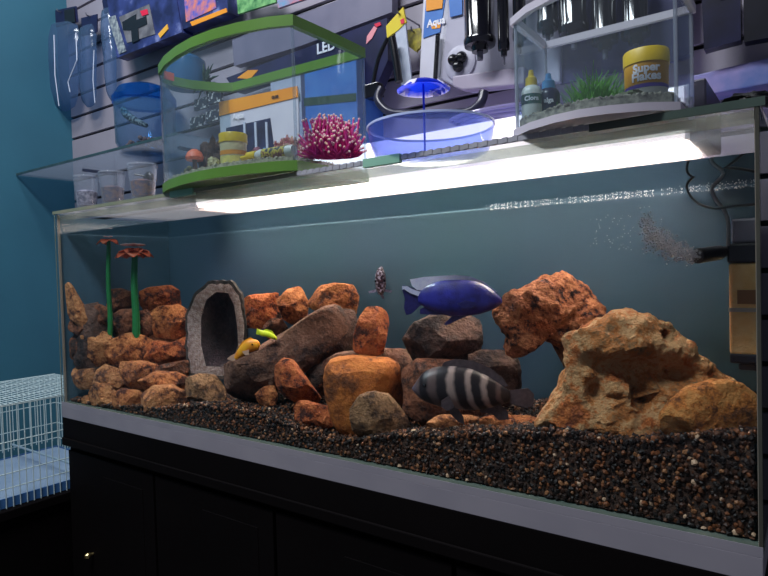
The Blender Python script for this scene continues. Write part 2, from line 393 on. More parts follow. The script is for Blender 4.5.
def rock(label, poly, Y, mat, depth=.5, nf=14, rough=.035, seed=0, dents=(), n=44, lay=7, pw=3.2, keep=.3, fs=1.0):
    rnd = random.Random(sum(ord(ch)*(i+1) for i, ch in enumerate(label))+seed)
    cx = sum(p[0] for p in poly)/len(poly); cy = sum(p[1] for p in poly)/len(poly)
    gr = 1.02 if len(poly) > 18 else (1.16 if cx < 200 else 1.09); poly = [(cx+(p[0]-cx)*gr, cy+(p[1]-cy)*gr) for p in poly]
    C = AY(cx, cy, Y)
    if C.x < .03: C = at(cx, cy, 0, .03 if mat is not DRK else .012)
    pts = [onface(p.x, p.y, C)-C for p in resample(poly, n, 0 if nf > 9 else 1)]
    W = max(p.length for p in pts); mn = min(p.length for p in pts)
    D = W*depth
    vs = []; ks = [math.sin(PI/2*k/lay) for k in range(-lay, lay+1)]
    for t in ks:
        s = max(0.0, 1-abs(t)**pw)**(1/pw)
        for p in pts: vs.append(p*s+HF*(t*D))
    # flat fractured faces
    for i in range(nf):
        a = rnd.uniform(0, 2*PI); e = rnd.uniform(.25, 1.05)*fs
        nrm = (HR*math.cos(a)+UZ*math.sin(a))*math.sin(e)-HF*math.cos(e)*(1 if rnd.random() < .85 else -1)
        nrm.normalize(); sup = max(v.dot(nrm) for v in vs); d = sup*(rnd.uniform(.66, .92) if nf > 9 else rnd.uniform(.74, .94))
        for k, v in enumerate(vs):
            ex = v.dot(nrm)-d
            if ex > 0: vs[k] = v-nrm*ex*.98
    off = Vector((rnd.uniform(0, 50), rnd.uniform(0, 50), rnd.uniform(0, 50)))
    out = []
    for v in vs:
        dr = v.normalized() if v.length > 1e-6 else -HF
        k = noise.fractal(v*(2.2/W)+off, 1.0, 2.0, 4)*rough*W+noise.fractal(v*(8/W)+off, 1.0, 2.0, 3)*rough*.3*W+noise.fractal(v*45+off, 1.0, 2.0, 3)*rough*.12*W
        q = v+dr*k
        for (dx, dy, rx, ry, dd) in dents:
            c = onface(dx, dy, C)-C; m1 = mpp(C)
            if q.dot(HF) < 0:
                uu = (q-c).dot(HR)/(rx*m1); ww = (q-c).z/(ry*m1); rr = uu*uu+ww*ww
                if rr < 2: q = q+HF*dd*math.exp(-rr*2.2)
        q = q+C
        q.x = min(TX-.008, max(.008, q.x)); q.y = min(TD-.008, max(.009, q.y)); q.z = max(.003, q.z)
        out.append(q)
    m_ = len(ks)
    fs_ = [(i*n+k, i*n+(k+1) % n, (i+1)*n+(k+1) % n, (i+1)*n+k) for i in range(m_-1) for k in range(n)]
    o = M().add(out, fs_).build('rock', mat, angle=16)
    tag(o, label, 'rock', 'rocks in the aquarium'); return o

# left pile
rock('pale rock sloping down against the left glass pane', [(64, 288), (69, 285), (82, 306), (91, 322), (84, 327), (72, 322), (64, 305)], .02, TAN, .3)  # slab added in place of a reflection in the left pane
rock('dark brown round rock at the pile top between the two green stems', [(101, 296), (108, 291), (120, 290), (131, 294), (132, 308), (126, 312), (106, 312), (101, 308)], .2, BRN)
rock('orange rounded rock on the pile top right of the green stems', [(142, 292), (152, 288), (168, 287), (178, 292), (180, 304), (172, 310), (146, 310), (141, 303)], .27, ORR)
rock('tan topped rock with shadowed underside left of the geode', [(151, 314), (160, 308), (178, 307), (189, 315), (188, 330), (178, 337), (158, 335), (152, 325)], .22, OR)
rock('brown rounded rock low between the two green stems', [(112, 318), (120, 311), (133, 311), (137, 322), (134, 335), (118, 337), (111, 330)], .15, BRN)
rock('brown rock directly right of the front green stem', [(136, 314), (146, 311), (153, 318), (153, 332), (146, 337), (137, 335)], .17, BRN)
rock('tan capped dark rock under the sloping pale rock', [(72, 318), (84, 312), (98, 306), (106, 311), (106, 326), (98, 334), (80, 334), (71, 328)], .05, BRN, .35)
rock('tan blocky rock below the back green stem', [(84, 337), (92, 332), (108, 334), (112, 345), (109, 362), (96, 366), (86, 358)], .06, TAN, .4)
rock('small brown rock wedged at the left pane halfway up', [(70, 340), (79, 332), (87, 338), (88, 356), (80, 362), (71, 357)], .03, BRN, .35)
rock('large orange brown rock below the front green stem', [(108, 352), (114, 341), (128, 335), (144, 338), (152, 346), (152, 360), (140, 366), (118, 367), (108, 362)], .12, OR)
rock('long orange ledge rock at the left side of the geode', [(148, 344), (158, 342), (170, 344), (186, 337), (187, 352), (178, 361), (158, 364), (148, 358)], .19, ORR)
rock('rounded tan rock low at the left pane', [(72, 370), (82, 364), (94, 366), (98, 376), (94, 388), (80, 388), (72, 382)], .035, TAN, .35)
rock('tan arched rock second from the left pane in the low row', [(94, 374), (104, 366), (116, 370), (123, 380), (118, 389), (104, 390), (95, 386)], .06, TAN, .4)
rock('bright salmon block in the low row of the left pile', [(122, 364), (138, 362), (154, 366), (152, 376), (142, 387), (128, 386), (121, 376)], .09, OR)
rock('small brown rock tucked under the long orange ledge', [(154, 368), (168, 364), (186, 361), (188, 370), (178, 377), (158, 376)], .15, BRN)
rock('flat orange rock stacked on the wide front rock of the left pile', [(143, 380), (156, 373), (174, 374), (188, 380), (188, 390), (172, 393), (148, 391)], .1, OR)
rock('wide orange rock at the gravel in front of the left pile', [(143, 396), (152, 388), (170, 387), (186, 393), (191, 404), (180, 411), (156, 413), (144, 408)], .06, TAN)
rock('small peaked tan rock at the bottom left corner', [(84, 394), (96, 384), (106, 386), (116, 394), (114, 404), (100, 406), (88, 404)], .02, TAN, .35)
rock('tiny light rock at the very bottom left of the tank', [(78, 400), (86, 396), (94, 400), (96, 408), (86, 408), (79, 405)], .013, TAN, .3)
rock('round orange rock with a worn hollow in the bottom row', [(112, 396), (122, 390), (138, 392), (146, 400), (144, 412), (128, 414), (114, 409)], .035, OR, .4)
rock('striated grey tan rock right below the geode', [(186, 380), (198, 375), (214, 376), (222, 380), (224, 398), (216, 406), (194, 406), (186, 398)], .13, GRY)
rock('dark brown rock in shadow behind the low tan rocks of the left pile', [(92, 350), (110, 344), (134, 350), (140, 378), (120, 396), (96, 390)], .17, BRN, .4)  # added filler rock, stands in for the shadow between the low rocks
rock('dark brown rock in shadow behind the ledge rock left of the geode', [(142, 330), (160, 326), (186, 330), (192, 368), (178, 388), (150, 380)], .3, BRN, .4)  # another added filler, its dark body replaces the gap's shadow
rock('dark rock at the left pane behind the pile', [(76, 312), (96, 308), (110, 330), (104, 372), (82, 378), (74, 350)], .05, DRK, .2)  # added dark filler for the shadowed gap beside the left pane
# centre
rock('small orange rock behind the geode top', [(211, 286), (218, 281), (226, 284), (226, 292), (212, 293)], .34, OR)
rock('orange block right of the geode', [(240, 300), (252, 296), (276, 294), (281, 306), (280, 320), (262, 327), (244, 326)], .33, ORR, nf=18)
rock('orange diamond shaped rock leaning on the slab end', [(277, 300), (288, 290), (300, 288), (308, 302), (306, 316), (294, 327), (284, 318)], .3, OR, nf=18)
rock('orange block with a pale top on the slab upper end', [(308, 298), (316, 287), (334, 284), (352, 286), (357, 296), (355, 314), (340, 315), (318, 310), (308, 306)], .27, OR, nf=18)
rock('brown rock directly above the neon yellow fish', [(262, 326), (272, 319), (282, 320), (290, 330), (284, 340), (268, 338)], .28, BRN)
rock('big dark brown slab lying diagonally beside the geode', [(223, 366), (230, 363), (262, 346), (290, 330), (318, 310), (332, 308), (350, 330), (334, 352), (300, 374), (268, 394), (246, 403), (232, 396), (226, 380)], .16, SLB, .32, nf=8, n=72)
rock('dark boulder behind the upper end of the diagonal slab', [(318, 312), (334, 308), (352, 313), (358, 326), (355, 345), (340, 360), (322, 372), (312, 350)], .25, DRK, .6)
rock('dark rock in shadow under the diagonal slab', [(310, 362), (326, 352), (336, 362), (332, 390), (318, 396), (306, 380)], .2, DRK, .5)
rock('orange block propped against the diagonal slab', [(275, 368), (282, 360), (292, 362), (306, 380), (320, 400), (312, 406), (296, 402), (280, 392), (274, 380)], .09, ORR, .55, nf=18)
rock('small orange rock at the foot of the diagonal slab', [(256, 394), (264, 387), (274, 386), (277, 396), (275, 405), (260, 405)], .1, OR)
rock('orange angular rock low in front by the gravel dip', [(294, 402), (308, 402), (322, 407), (334, 408), (333, 424), (326, 438), (312, 434), (296, 420)], .07, ORR, .5, nf=18)
rock('upright red orange rock standing below the tiny speckled fish', [(360, 318), (368, 307), (380, 308), (389, 315), (386, 334), (383, 352), (370, 355), (355, 350), (354, 338)], .17, ORR, .5, nf=18)
rock('flat dark brown slab carrying the upright red orange rock', [(325, 360), (340, 354), (380, 352), (410, 352), (424, 362), (424, 392), (400, 418), (370, 410), (330, 392)], .22, SLB, .35, n=60)
rock('big ochre rounded boulder in the centre foreground', [(327, 372), (334, 361), (356, 358), (386, 360), (398, 366), (400, 384), (406, 402), (398, 416), (376, 428), (352, 434), (338, 426), (330, 402)], .13, GOL, .5, nf=5, n=60, rough=.03)
rock('grey tan rounded rock in front of the ochre boulder', [(352, 410), (360, 398), (372, 393), (388, 396), (402, 412), (410, 428), (408, 438), (380, 441), (354, 436)], .07, GRY, .5)
rock('dark angular boulder under the blue fish', [(405, 340), (416, 324), (438, 315), (462, 316), (478, 322), (479, 342), (474, 362), (440, 368), (414, 362)], .24, DRK, .6, nf=18, n=60)
rock('brown boulder behind the striped fish', [(404, 372), (420, 362), (450, 362), (480, 366), (500, 384), (512, 410), (480, 424), (430, 424), (408, 410)], .2, BRN, .35, n=60)
rock('grey brown block right of the striped fish tail', [(470, 356), (484, 352), (512, 351), (519, 362), (518, 392), (504, 408), (482, 400), (472, 380)], .26, DRK, .4, nf=10)
rock('low pale orange rock under the striped fish', [(427, 424), (440, 416), (462, 416), (480, 418), (484, 428), (460, 434), (430, 432)], .13, TAN, .35, nf=6)
rock('low flat orange rock left of the pitted limestone', [(482, 418), (510, 416), (536, 418), (546, 424), (540, 434), (500, 434), (482, 428)], .16, OR, .35, nf=6)
rock('rough orange lava rock leaning behind the pitted limestone', [(495, 314), (504, 300), (522, 288), (540, 276), (562, 273), (584, 284), (602, 306), (604, 320), (600, 345), (592, 380), (582, 396), (576, 370), (566, 350), (545, 338), (530, 336), (530, 352), (514, 354), (508, 340), (498, 326)], .27, LAV, .35, nf=3, n=120, rough=.13, lay=12)
rock('large pitted orange limestone boulder at the right end of the tank', [(568, 345), (572, 336), (600, 322), (632, 314), (652, 318), (676, 330), (694, 350), (712, 372), (734, 384), (752, 400), (762, 424), (740, 440), (700, 444), (640, 446), (590, 444), (546, 438), (546, 420), (560, 396), (568, 376)], .15, BIG, .32, nf=6, n=200, lay=26, rough=.1,
     dents=[(622, 362, 48, 16, .045), (660, 372, 40, 14, .04), (626, 386, 9, 22, .05), (634, 398, 9, 14, .04), (590, 388, 12, 18, .03), (655, 334, 6, 6, .03), (602, 392, 7, 4, .02), (688, 398, 10, 4, .015)])
rock('low rounded orange boulder at the right pane beside the pitted limestone', [(664, 416), (672, 404), (694, 388), (720, 380), (742, 386), (756, 402), (762, 424), (744, 440), (700, 442), (668, 434)], .085, rockmat('amber_stone', (234, 138, 58), (240, 166, 92), (150, 88, 46), 30, 1.3), .3, nf=6, n=90, lay=12)

# geode
outer = [(189, 376), (185, 345), (186, 315), (193, 294), (208, 281), (230, 280), (241, 294), (246, 322), (247, 352), (240, 372), (222, 379), (205, 379)]
inner = [(206, 366), (201, 345), (201, 318), (206, 300), (216, 292), (228, 293), (234, 305), (237, 325), (238, 345), (233, 360), (222, 367)]
ge = AY(215, 330, .23); gt = thing('geode', 'upright halved geode with pale band and dark hollow left of centre', 'geode', AY(215, 376, .23), None)
n = 64; O = [onface(p.x, p.y, ge) for p in resample(outer, n, 0)]
inn = resample(inner, n, 0)
# align starts
I = [onface(p.x, p.y, ge) for p in inn]
sh = min(range(n), key=lambda k: sum((I[(i+k) % n]-O[i]).length for i in range(0, n, 8))); I = [I[(i+sh) % n] for i in range(n)]
def ring(rows):
    vs = []
    for r_ in rows: vs += r_
    return M().add(vs, [(i*n+k, i*n+(k+1) % n, (i+1)*n+(k+1) % n, (i+1)*n+k) for i in range(len(rows)-1) for k in range(n)])
cO = sum(O, Vector())/n; cI = sum(I, Vector())/n
nz = lambda L_, a: [p+(p-cO).normalized()*a*noise.noise(p*60) for p in L_]
Oj = nz(O, .006)
ring([[p.lerp(cO, .07) for p in Oj], Oj, [p+HF*.03 for p in Oj], [p.lerp(cO, .25)+HF*.06 for p in Oj], [p.lerp(cO, .99)+HF*.07 for p in Oj]]).build('shell', P('geode_shell', (58, 54, 52), .8, c2=(88, 80, 76), scale=60, bump=.6), gt)
ring([[p.lerp(cO, .07) for p in Oj], [p.lerp(q_, .5)-HF*.002 for p, q_ in zip(Oj, I)], I]).build('crystal_band', P('pale_crystal', (158, 130, 122), .35, c2=(200, 182, 176), scale=90, bump=1.0, bscale=200), gt)
ring([I, [p.lerp(cI, .2)+HF*.02 for p in I], [p.lerp(cI, .6)+HF*.045 for p in I], [p.lerp(cI, .99)+HF*.05 for p in I]]).build('hollow', P('dark_crystal_hollow', (46, 34, 40), .4, c2=(72, 54, 58), scale=100, bump=1.0, bscale=180), gt)

# ------------------------------------------------------------------ water lilies
def lily(px, ptop, pbot, Y, label, r):
    b = AY(px, pbot, Y); tpt = AY(px-2, ptop, Y)
    t = thing('artificial_water_lily', label, 'aquarium plant', b)
    pts = [b.lerp(tpt, i/8)+HR*.002*math.sin(i) for i in range(9)]
    M().tube(pts, [r*(1.1-.3*i/8) for i in range(9)], 10).build('stem', P('green_plastic_stem', (44, 132, 72), .4, c2=(34, 110, 60), scale=20), t)
    return t, tpt
fl = P('orange_red_petal', (206, 84, 52), .5, c2=(226, 120, 84), scale=40); wht = P('pale_pink_petal', (230, 190, 190), .5, c2=(244, 214, 210), scale=30)
def petals(c, R, n_, mat, par, tilt=.5, w_=.4, name='petal'):
    for k in range(n_):
        a = 2*PI*k/n_+.3; d = Vector((math.cos(a), math.sin(a), 0)); sd = Vector((-d.y, d.x, 0)); vs = []; fs = []
        for i in range(6):
            s = i/5; wd = R*w_*math.sin(PI*min(1, s*.92+.05))*.6; pt = c+d*R*s+UZ*R*tilt*s*s
            vs += [pt-sd*wd+UZ*wd*.3, pt, pt+sd*wd+UZ*wd*.3]
        for i in range(5): fs += [(i*3, i*3+1, i*3+4, i*3+3), (i*3+1, i*3+2, i*3+5, i*3+4)]
        o = M().add(vs, fs).build(name, mat, par); sm = o.modifiers.new('thick', 'SOLIDIFY'); sm.thickness = .0012
t, c = lily(136, 250, 338, .13, 'artificial lily with bright green stem, the nearer of the two', .011)
petals(c+UZ*-.004, .058, 7, fl, t, -.35, .8); petals(c+UZ*.004, .04, 6, fl, t, -.7, .8); petals(c+UZ*.012, .04, 5, wht, t, .1, .7)
t, c = lily(110, 240, 338, .09, 'artificial lily with thin dark green stem, nearest the left pane', .0075)
petals(c, .034, 5, fl, t, -.4, .8)
petals(c+UZ*.01, .018, 4, wht, t, .1)

# ------------------------------------------------------------------ fish
def fish(label, Y, top, bot, thick, mats, fins, eye, tailfin, head_right, group=None, rot=0):
    """top/bot: matching outline points head to tail in px"""
    cx = sum(p[0] for p in top)/len(top); cy = (top[len(top)//2][1]+bot[len(bot)//2][1])/2
    C = AY(cx, cy, Y); t = thing('fish', label, 'fish', C, group); n = 16; vs = []
    def w(p): return onface(p[0], p[1], C)
    # densify
    def dens(L_, k=4):
        o = []
        for i in range(len(L_)-1):
            p0 = L_[max(i-1, 0)]; p1 = L_[i]; p2 = L_[i+1]; p3 = L_[min(i+2, len(L_)-1)]
            for j in range(k):
                s = j/k
                o.append(tuple(.5*((2*p1[a])+(-p0[a]+p2[a])*s+(2*p0[a]-5*p1[a]+4*p2[a]-p3[a])*s*s+(-p0[a]+3*p1[a]-3*p2[a]+p3[a])*s**3) for a in (0, 1)))
        return o+[L_[-1]]
    T = dens(top); B = dens(bot); m_ = len(T)
    for i in range(m_):
        a = w(T[i]); b = w(B[i]); c = (a+b)/2; h = (a-b)/2; s = i/(m_-1)
        th = thick*mpp(C)*(math.sin(PI*min(1, (s*.8+.06)))**.6)*min(1, .25+s*4)*(1-.75*s**2.5)
        for k in range(n):
            q = 2*PI*k/n; vs.append(c+h*math.cos(q)+HF*th*math.sin(q)*(1-.15*math.cos(q)))
    fs = [(i*n+k, i*n+(k+1) % n, (i+1)*n+(k+1) % n, (i+1)*n+k) for i in range(m_-1) for k in range(n)]+[tuple(range(n)), tuple(range((m_-1)*n, m_*n))]
    M().add(vs, fs).build('body', mats[0], t)
    for nm, poly, off, mt in fins:
        pts = [w(p)+HF*off*mpp(C) for p in poly]; tk = .007 if (mt.name == 'pale_blue_fin' and nm == 'dorsal_fin') else .0012; M().prism([q_-HF*tk/2 for q_ in pts], HF*tk).build(nm, mt, t, smooth=False)
    e = w(eye[:2])-HF*(thick*mpp(C)*eye[3]); M().ball(e, eye[2]*mpp(C), 10, (1, 1, 1)).build('eye', P('fish_eye', (12, 12, 14), .1), t)
    return t
BL = P('blue_fish_skin', (40, 42, 148), .3, c2=(58, 62, 176), scale=40, stops=[(.35, (30, 26, 112)), (.65, (52, 52, 168))], bump=.25, bscale=500, coat=1)
BLF = P('pale_blue_fin', (216, 214, 244), .3, c2=(232, 230, 250), scale=120); BLD = P('dark_blue_fin', (36, 32, 92), .4, c2=(50, 46, 116), scale=150)  # pale fin colour also carries the highlight along the fish's back
fish('royal blue fish with pale dorsal fin swimming right above the dark boulder', .14,
     [(502, 300), (498, 294), (488, 286), (474, 280), (458, 279), (440, 280), (426, 285), (418, 292)],
     [(502, 303), (496, 308), (484, 313), (468, 316), (450, 316), (436, 312), (426, 308), (418, 303)], 11, [BL],
     [('tail_fin', [(421, 291), (408, 286), (403, 285), (402, 289), (405, 299), (404, 308), (406, 315), (411, 314), (421, 305)], 0, BLD),
      ('tail_edge', [(421, 292), (412, 289), (407, 286), (402, 286), (402, 290), (404, 289), (410, 293), (418, 296), (426, 295), (427, 293)], -1.4, BLF),
      ('dorsal_fin', [(497, 292), (484, 282), (470, 276.5), (456, 275), (440, 276), (424, 277), (410, 279.5), (412, 286), (417, 290), (426, 290), (440, 285), (460, 282)], 0, BLF),
      ('anal_fin', [(450, 314), (438, 315), (420, 314), (420, 309), (428, 306), (440, 308)], 0, BLD),
      ('pelvic_fin', [(472, 314), (462, 318), (446, 325), (444, 324), (452, 316), (462, 312)], -1, BLD),
      ('pectoral_fin', [(474, 302), (464, 300), (456, 303), (462, 308), (472, 307)], -11, BLD)],
     (491, 299, 2.0, .55), None, True)
# striped skin: bands run down the body in the object's own x/z
m, nt, out = nodes('striped_fish_skin'); N = nt.nodes; L = nt.links
b = N.new('ShaderNodeBsdfPrincipled'); L.new(b.outputs[0], out.inputs[0]); b.inputs['Roughness'].default_value = .4
tc = N.new('ShaderNodeTexCoord'); sp = N.new('ShaderNodeSeparateXYZ'); L.new(tc.outputs['Generated'], sp.inputs[0])
n1 = N.new('ShaderNodeMath'); n1.operation = 'MULTIPLY_ADD'; L.new(sp.outputs[2], n1.inputs[0]); n1.inputs[1].default_value = .08; L.new(sp.outputs[0], n1.inputs[2])
nn = N.new('ShaderNodeTexNoise'); nn.inputs['Scale'].default_value = 5; L.new(tc.outputs['Generated'], nn.inputs['Vector'])
n2 = N.new('ShaderNodeMath'); n2.operation = 'MULTIPLY_ADD'; L.new(nn.outputs['Fac'], n2.inputs[0]); n2.inputs[1].default_value = .05; L.new(n1.outputs[0], n2.inputs[2])
r = N.new('ShaderNodeValToRGB'); G = (92, 74, 72); W_ = (160, 138, 130); K = (30, 24, 28)
st2 = [(.0, (104, 92, 112)), (.17, G), (.20, K), (.28, K), (.31, G), (.37, G), (.40, K), (.48, K), (.51, W_), (.55, W_), (.58, K), (.66, K), (.69, W_), (.72, W_), (.74, K), (.80, K), (.83, W_), (.855, W_), (.875, K), (.93, K), (.95, G), (.97, G), (.985, K)]
while len(r.color_ramp.elements) < len(st2): r.color_ramp.elements.new(.5)
for e, (p, k) in zip(r.color_ramp.elements, st2): e.position = p; e.color = srgb(k)
L.new(n2.outputs[0], r.inputs[0]); L.new(r.outputs[0], b.inputs['Base Color'])
FIN = P('smoky_fin', (70, 58, 62), .5, c2=(92, 78, 82), scale=120)
fish('black and grey vertically striped fish facing left over the gravel', .08,
     [(412, 388), (418, 379), (424, 372), (436, 367), (454, 366), (472, 369), (488, 376), (500, 384), (510, 391)],
     [(413, 391), (421, 399), (432, 404), (446, 408), (460, 409), (476, 410), (490, 408), (500, 405), (509, 402)], 13, [m],
     [('tail_fin', [(506, 391), (513, 390), (528, 388), (534, 394), (533, 406), (526, 408), (513, 404), (506, 402)], 0, FIN),
      ('dorsal_fin', [(440, 369), (444, 362), (456, 359), (474, 361), (490, 368), (503, 378), (508, 386), (500, 387), (480, 374), (460, 369)], 0, FIN),
      ('anal_fin', [(480, 407), (500, 404), (508, 412), (509, 428), (503, 424), (492, 414), (480, 412)], 0, FIN),
      ('pelvic_fin', [(448, 406), (456, 406), (463, 416), (464, 424), (458, 421), (450, 413)], -3, FIN),
      ('pectoral_fin', [(440, 398), (448, 393), (453, 404), (446, 408), (440, 404)], -13, FIN)],
     (424, 384, 1.9, .65), None, False)
YE = P('yellow_orange_skin', (248, 176, 40), .4, c2=(236, 132, 30), scale=40); PK = P('pale_fin', (220, 180, 150), .5, c2=(200, 160, 140), scale=60)
fish('golden orange fish resting above the diagonal slab', .085,
     [(260, 343), (257, 340), (250, 339), (244, 342), (238, 349), (234, 357)],
     [(260, 346), (257, 350), (251, 352), (245, 355), (240, 358), (236, 360)], 4.5, [YE],
     [('tail_fin', [(238, 352), (230, 356), (227, 359), (233, 361), (239, 359)], 0, PK), ('pectoral_fin', [(250, 349), (243, 351), (246, 355), (250, 354)], -4, PK),
      ('dorsal_fin', [(257, 341), (250, 337), (243, 341), (238, 347), (244, 345)], 0, YE)],
     (253, 344, .9, .85), None, True)
NY = P('neon_yellow_skin', (232, 246, 40), .4, c2=(208, 228, 36), scale=60)
fish('small neon yellow fish over the diagonal slab', .1,
     [(258, 329), (261, 330), (267, 331), (272, 333), (277, 337)][::-1],
     [(258, 334), (261, 336), (267, 337), (272, 339), (277, 340)][::-1], 3, [NY],
     [('tail_fin', [(259, 330), (257, 328), (256, 334), (259, 335)], 0, NY), ('dorsal_fin', [(262, 331), (266, 329), (272, 331), (275, 335), (268, 333)], 0, NY)],
     (275, 338, .6, .8), None, True)
# speckled fish seen head-on
C = AY(380, 283, .1); t = thing('fish', 'tiny dark speckled fish facing the camera in open water', 'fish', C); k = mpp(C)
vs = []; n = 12
for i in range(9):
    s = i/8; hh = (9, 12, 14, 14, 13, 11, 8, 5, 2)[i]*k; ww = (2.5, 4.5, 5.5, 5.5, 5, 4, 3, 2, 1)[i]*k
    for q in range(n): a = 2*PI*q/n; vs.append(C+HF*(-.02+s*.06)+HR*(ww*math.cos(a)+2*k*s)+UZ*(hh*math.sin(a)+6*k*s))
M().add(vs, [(i*n+q, i*n+(q+1) % n, (i+1)*n+(q+1) % n, (i+1)*n+q) for i in range(8) for q in range(n)]+[tuple(range(n)), tuple(range(8*n, 9*n))]).build('body', P('speckled_skin', (70, 24, 34), .4, c2=(210, 190, 200), stops=[(.4, (46, 20, 30)), (.52, (96, 40, 44)), (.6, (226, 206, 214))], scale=190), t)
fm = P('speckled_fin', (190, 170, 190), .5, c2=(90, 50, 70), scale=160)
M().prism([C+UZ*10*k, C+UZ*15*k+HR*3*k, C+UZ*17*k+HR*1*k+HF*.02, C+UZ*12*k+HF*.03], HR*.002).build('dorsal_fin', fm, t, smooth=False)
for s in (-1, 1):
    M().prism([C+HR*s*4*k-UZ*6*k, C+HR*s*12*k-UZ*8*k, C+HR*s*11*k-UZ*10*k, C+HR*s*4*k-UZ*9*k], HF*.001).build('pectoral_fin', fm, t, smooth=False)
    M().ball(C-HF*.014+HR*s*4.3*k+UZ*2*k, 1.2*k, 8).build('eye', P('fish_eye', (12, 12, 14)), t)
M().prism([C-UZ*13*k, C-UZ*17*k+HR*3*k, C-UZ*14*k+HR*4*k, C-UZ*10*k+HR*2*k], HF*.001).build('pelvic_fin', fm, t, smooth=False)

# ------------------------------------------------------------------ internal filter, tube, cable, bubbles
FY = .2
fb = AY(745, 370, FY); ft = thing('internal_filter', 'internal filter with yellow sponge body and black nozzle at the right pane', 'filter', fb)
fblk = P('black_filter_plastic', (24, 24, 34), .35, c2=(34, 34, 46), scale=20)
X0 = AY(729, 300, FY).x; X1 = TX-.012
zt = lambda py: AY(745, py, FY).z
M().box(X0, X1, FY, FY+.06, zt(355), zt(263)).build('sponge_body', P('yellow_sponge', (250, 212, 150), .7, c2=(242, 196, 130), scale=60, bump=.3), ft, smooth=False, bevel=.004)
M().box(X0-.0008, X1+.0005, FY-.001, FY+.061, zt(312), zt(308)).build('clear_band', P('filter_band', (180, 170, 160), .3), ft, smooth=False)
M().box(X0+.012, X1-.006, FY-.0015, FY, zt(304), zt(290)).build('badge', P('filter_badge', (150, 104, 66), .5), ft, smooth=False)
M().box(X0, X1, FY-.001, FY+.061, zt(364), zt(354)).build('base_cap', fblk, ft, smooth=False, bevel=.003)
M().box(X0+.012, X1-.003, FY+.005, FY+.05, zt(371), zt(364)).build('intake', fblk, ft, smooth=False, bevel=.003)
M().box(X0-.002, X1+.002, FY-.003, FY+.063, zt(263), zt(243)).build('head', fblk, ft, smooth=False, bevel=.004)
M().box(X0+.004, X1, FY+.005, FY+.05, zt(243), zt(218)).build('motor_housing', P('smoky_motor_housing', (150, 142, 154), .3, c2=(136, 130, 144), scale=12), ft, smooth=False, bevel=.004)
nz0 = Vector((X0+.004, FY+.015, zt(250))); nz1 = AY(697, 256, FY-.04)
M().tube([nz0, nz0.lerp(nz1, .3), nz0.lerp(nz1, .35), nz0.lerp(nz1, .98), nz1], [.009, .0095, .012, .013, .008], 16).build('nozzle', fblk, ft)
air = thing('air_tube', 'clear pale air tube running down to the internal filter', 'tube', AY(728, 250, .17))
pp = [(728, 160), (722, 176), (712, 188), (716, 200), (724, 210), (728, 222), (728, 246)]
def smooth_path(P_, k=5):
    o = []
    for i in range(len(P_)-1):
        p0, p1, p2, p3 = P_[max(i-1, 0)], P_[i], P_[i+1], P_[min(i+2, len(P_)-1)]
        for j in range(k):
            s = j/k; o.append(.5*((2*p1)+(-p0+p2)*s+(2*p0-5*p1+4*p2-p3)*s*s+(-p0+3*p1-3*p2+p3)*s**3))
    return o+[P_[-1]]
M().tube(smooth_path([AY(a, b_, .19) for a, b_ in pp]), .0028, 8).build('tube', P('pale_silicone_tube', (168, 160, 158), .3, c2=(150, 146, 146), scale=20), air)
cb = M().tube(smooth_path([AY(a, b_, Y_) for a, b_, Y_ in [(757, 172, .05), (735, 168, .1), (708, 168, .17), (692, 178, .2), (687, 188, .2), (695, 201, .18), (712, 208, .14), (735, 206, .08), (758, 204, .03)]]), .0021, 8).build('power_cable', P('black_cable', (14, 14, 18), .4))
tag(cb, 'thin black power cable looping above the internal filter', 'cable')
bub = P('air_bubble_white', (240, 242, 248), .2, alpha=.75)
q = M()
for i in range(1100):
    s = random.random()**.8; a = AY(697-55*s+random.gauss(0, 2), 256-22*s*s+random.gauss(0, 3+6*s)-8*s, .15+random.gauss(0, .012))
    q.ball(a, random.uniform(.0006, .0021)*(1.2-.4*s), 4)
for i in range(60):
    a = AY(590+random.random()*50, 215+random.random()*35, .2); q.ball(a, random.uniform(.0004, .001), 4)
tag(q.build('bubbles', bub), 'white plume of fine bubbles blown from the filter nozzle', 'bubbles', kind='stuff')
q = M()
for i in range(330):
    x = random.uniform(1.3, 1.86); q.ball((x, TD-.006-random.random()**2*.04, .529-random.random()*.004), random.uniform(.0004, .0014), 4)
tag(q.build('surface_bubbles', bub), 'row of tiny bubbles along the rear waterline', 'bubbles', kind='stuff')

# ------------------------------------------------------------------ green terrarium on the lid
ZB = .6025
gt = thing('terrarium', 'bow-fronted clear plastic tank with lime green rim and base', 'plastic tank', (.8, .08, ZB))
lime = P('lime_green_plastic', (86, 128, 50), .4, c2=(92, 136, 54), scale=6)
clr = glass('clear_plastic', (240, 246, 248), haze=.03, hazec=(210, 215, 225), ior=1.45, gain=.8)
clr2 = glass('clear_plastic_hazy', (236, 242, 246), haze=.09, hazec=(210, 215, 225), ior=1.45, gain=.8)
fp = [(1.05, .235), (1.052, .1), (1.05, -.012), (1.0, -.036), (.93, -.056), (.86, -.066), (.79, -.066), (.72, -.056), (.645, -.037), (.58, -.01), (.535, .025), (.518, .065), (.53, .12), (.57, .19), (.6, .212), (.8, .225)]
def off(poly, d):
    cx_ = sum(p[0] for p in poly)/len(poly); cy_ = sum(p[1] for p in poly)/len(poly)
    o = []
    for p in poly:
        v = Vector((p[0]-cx_, p[1]-cy_)); l = v.length; v = v*((l+d)/l); o.append((cx_+v.x, cy_+v.y))
    return o
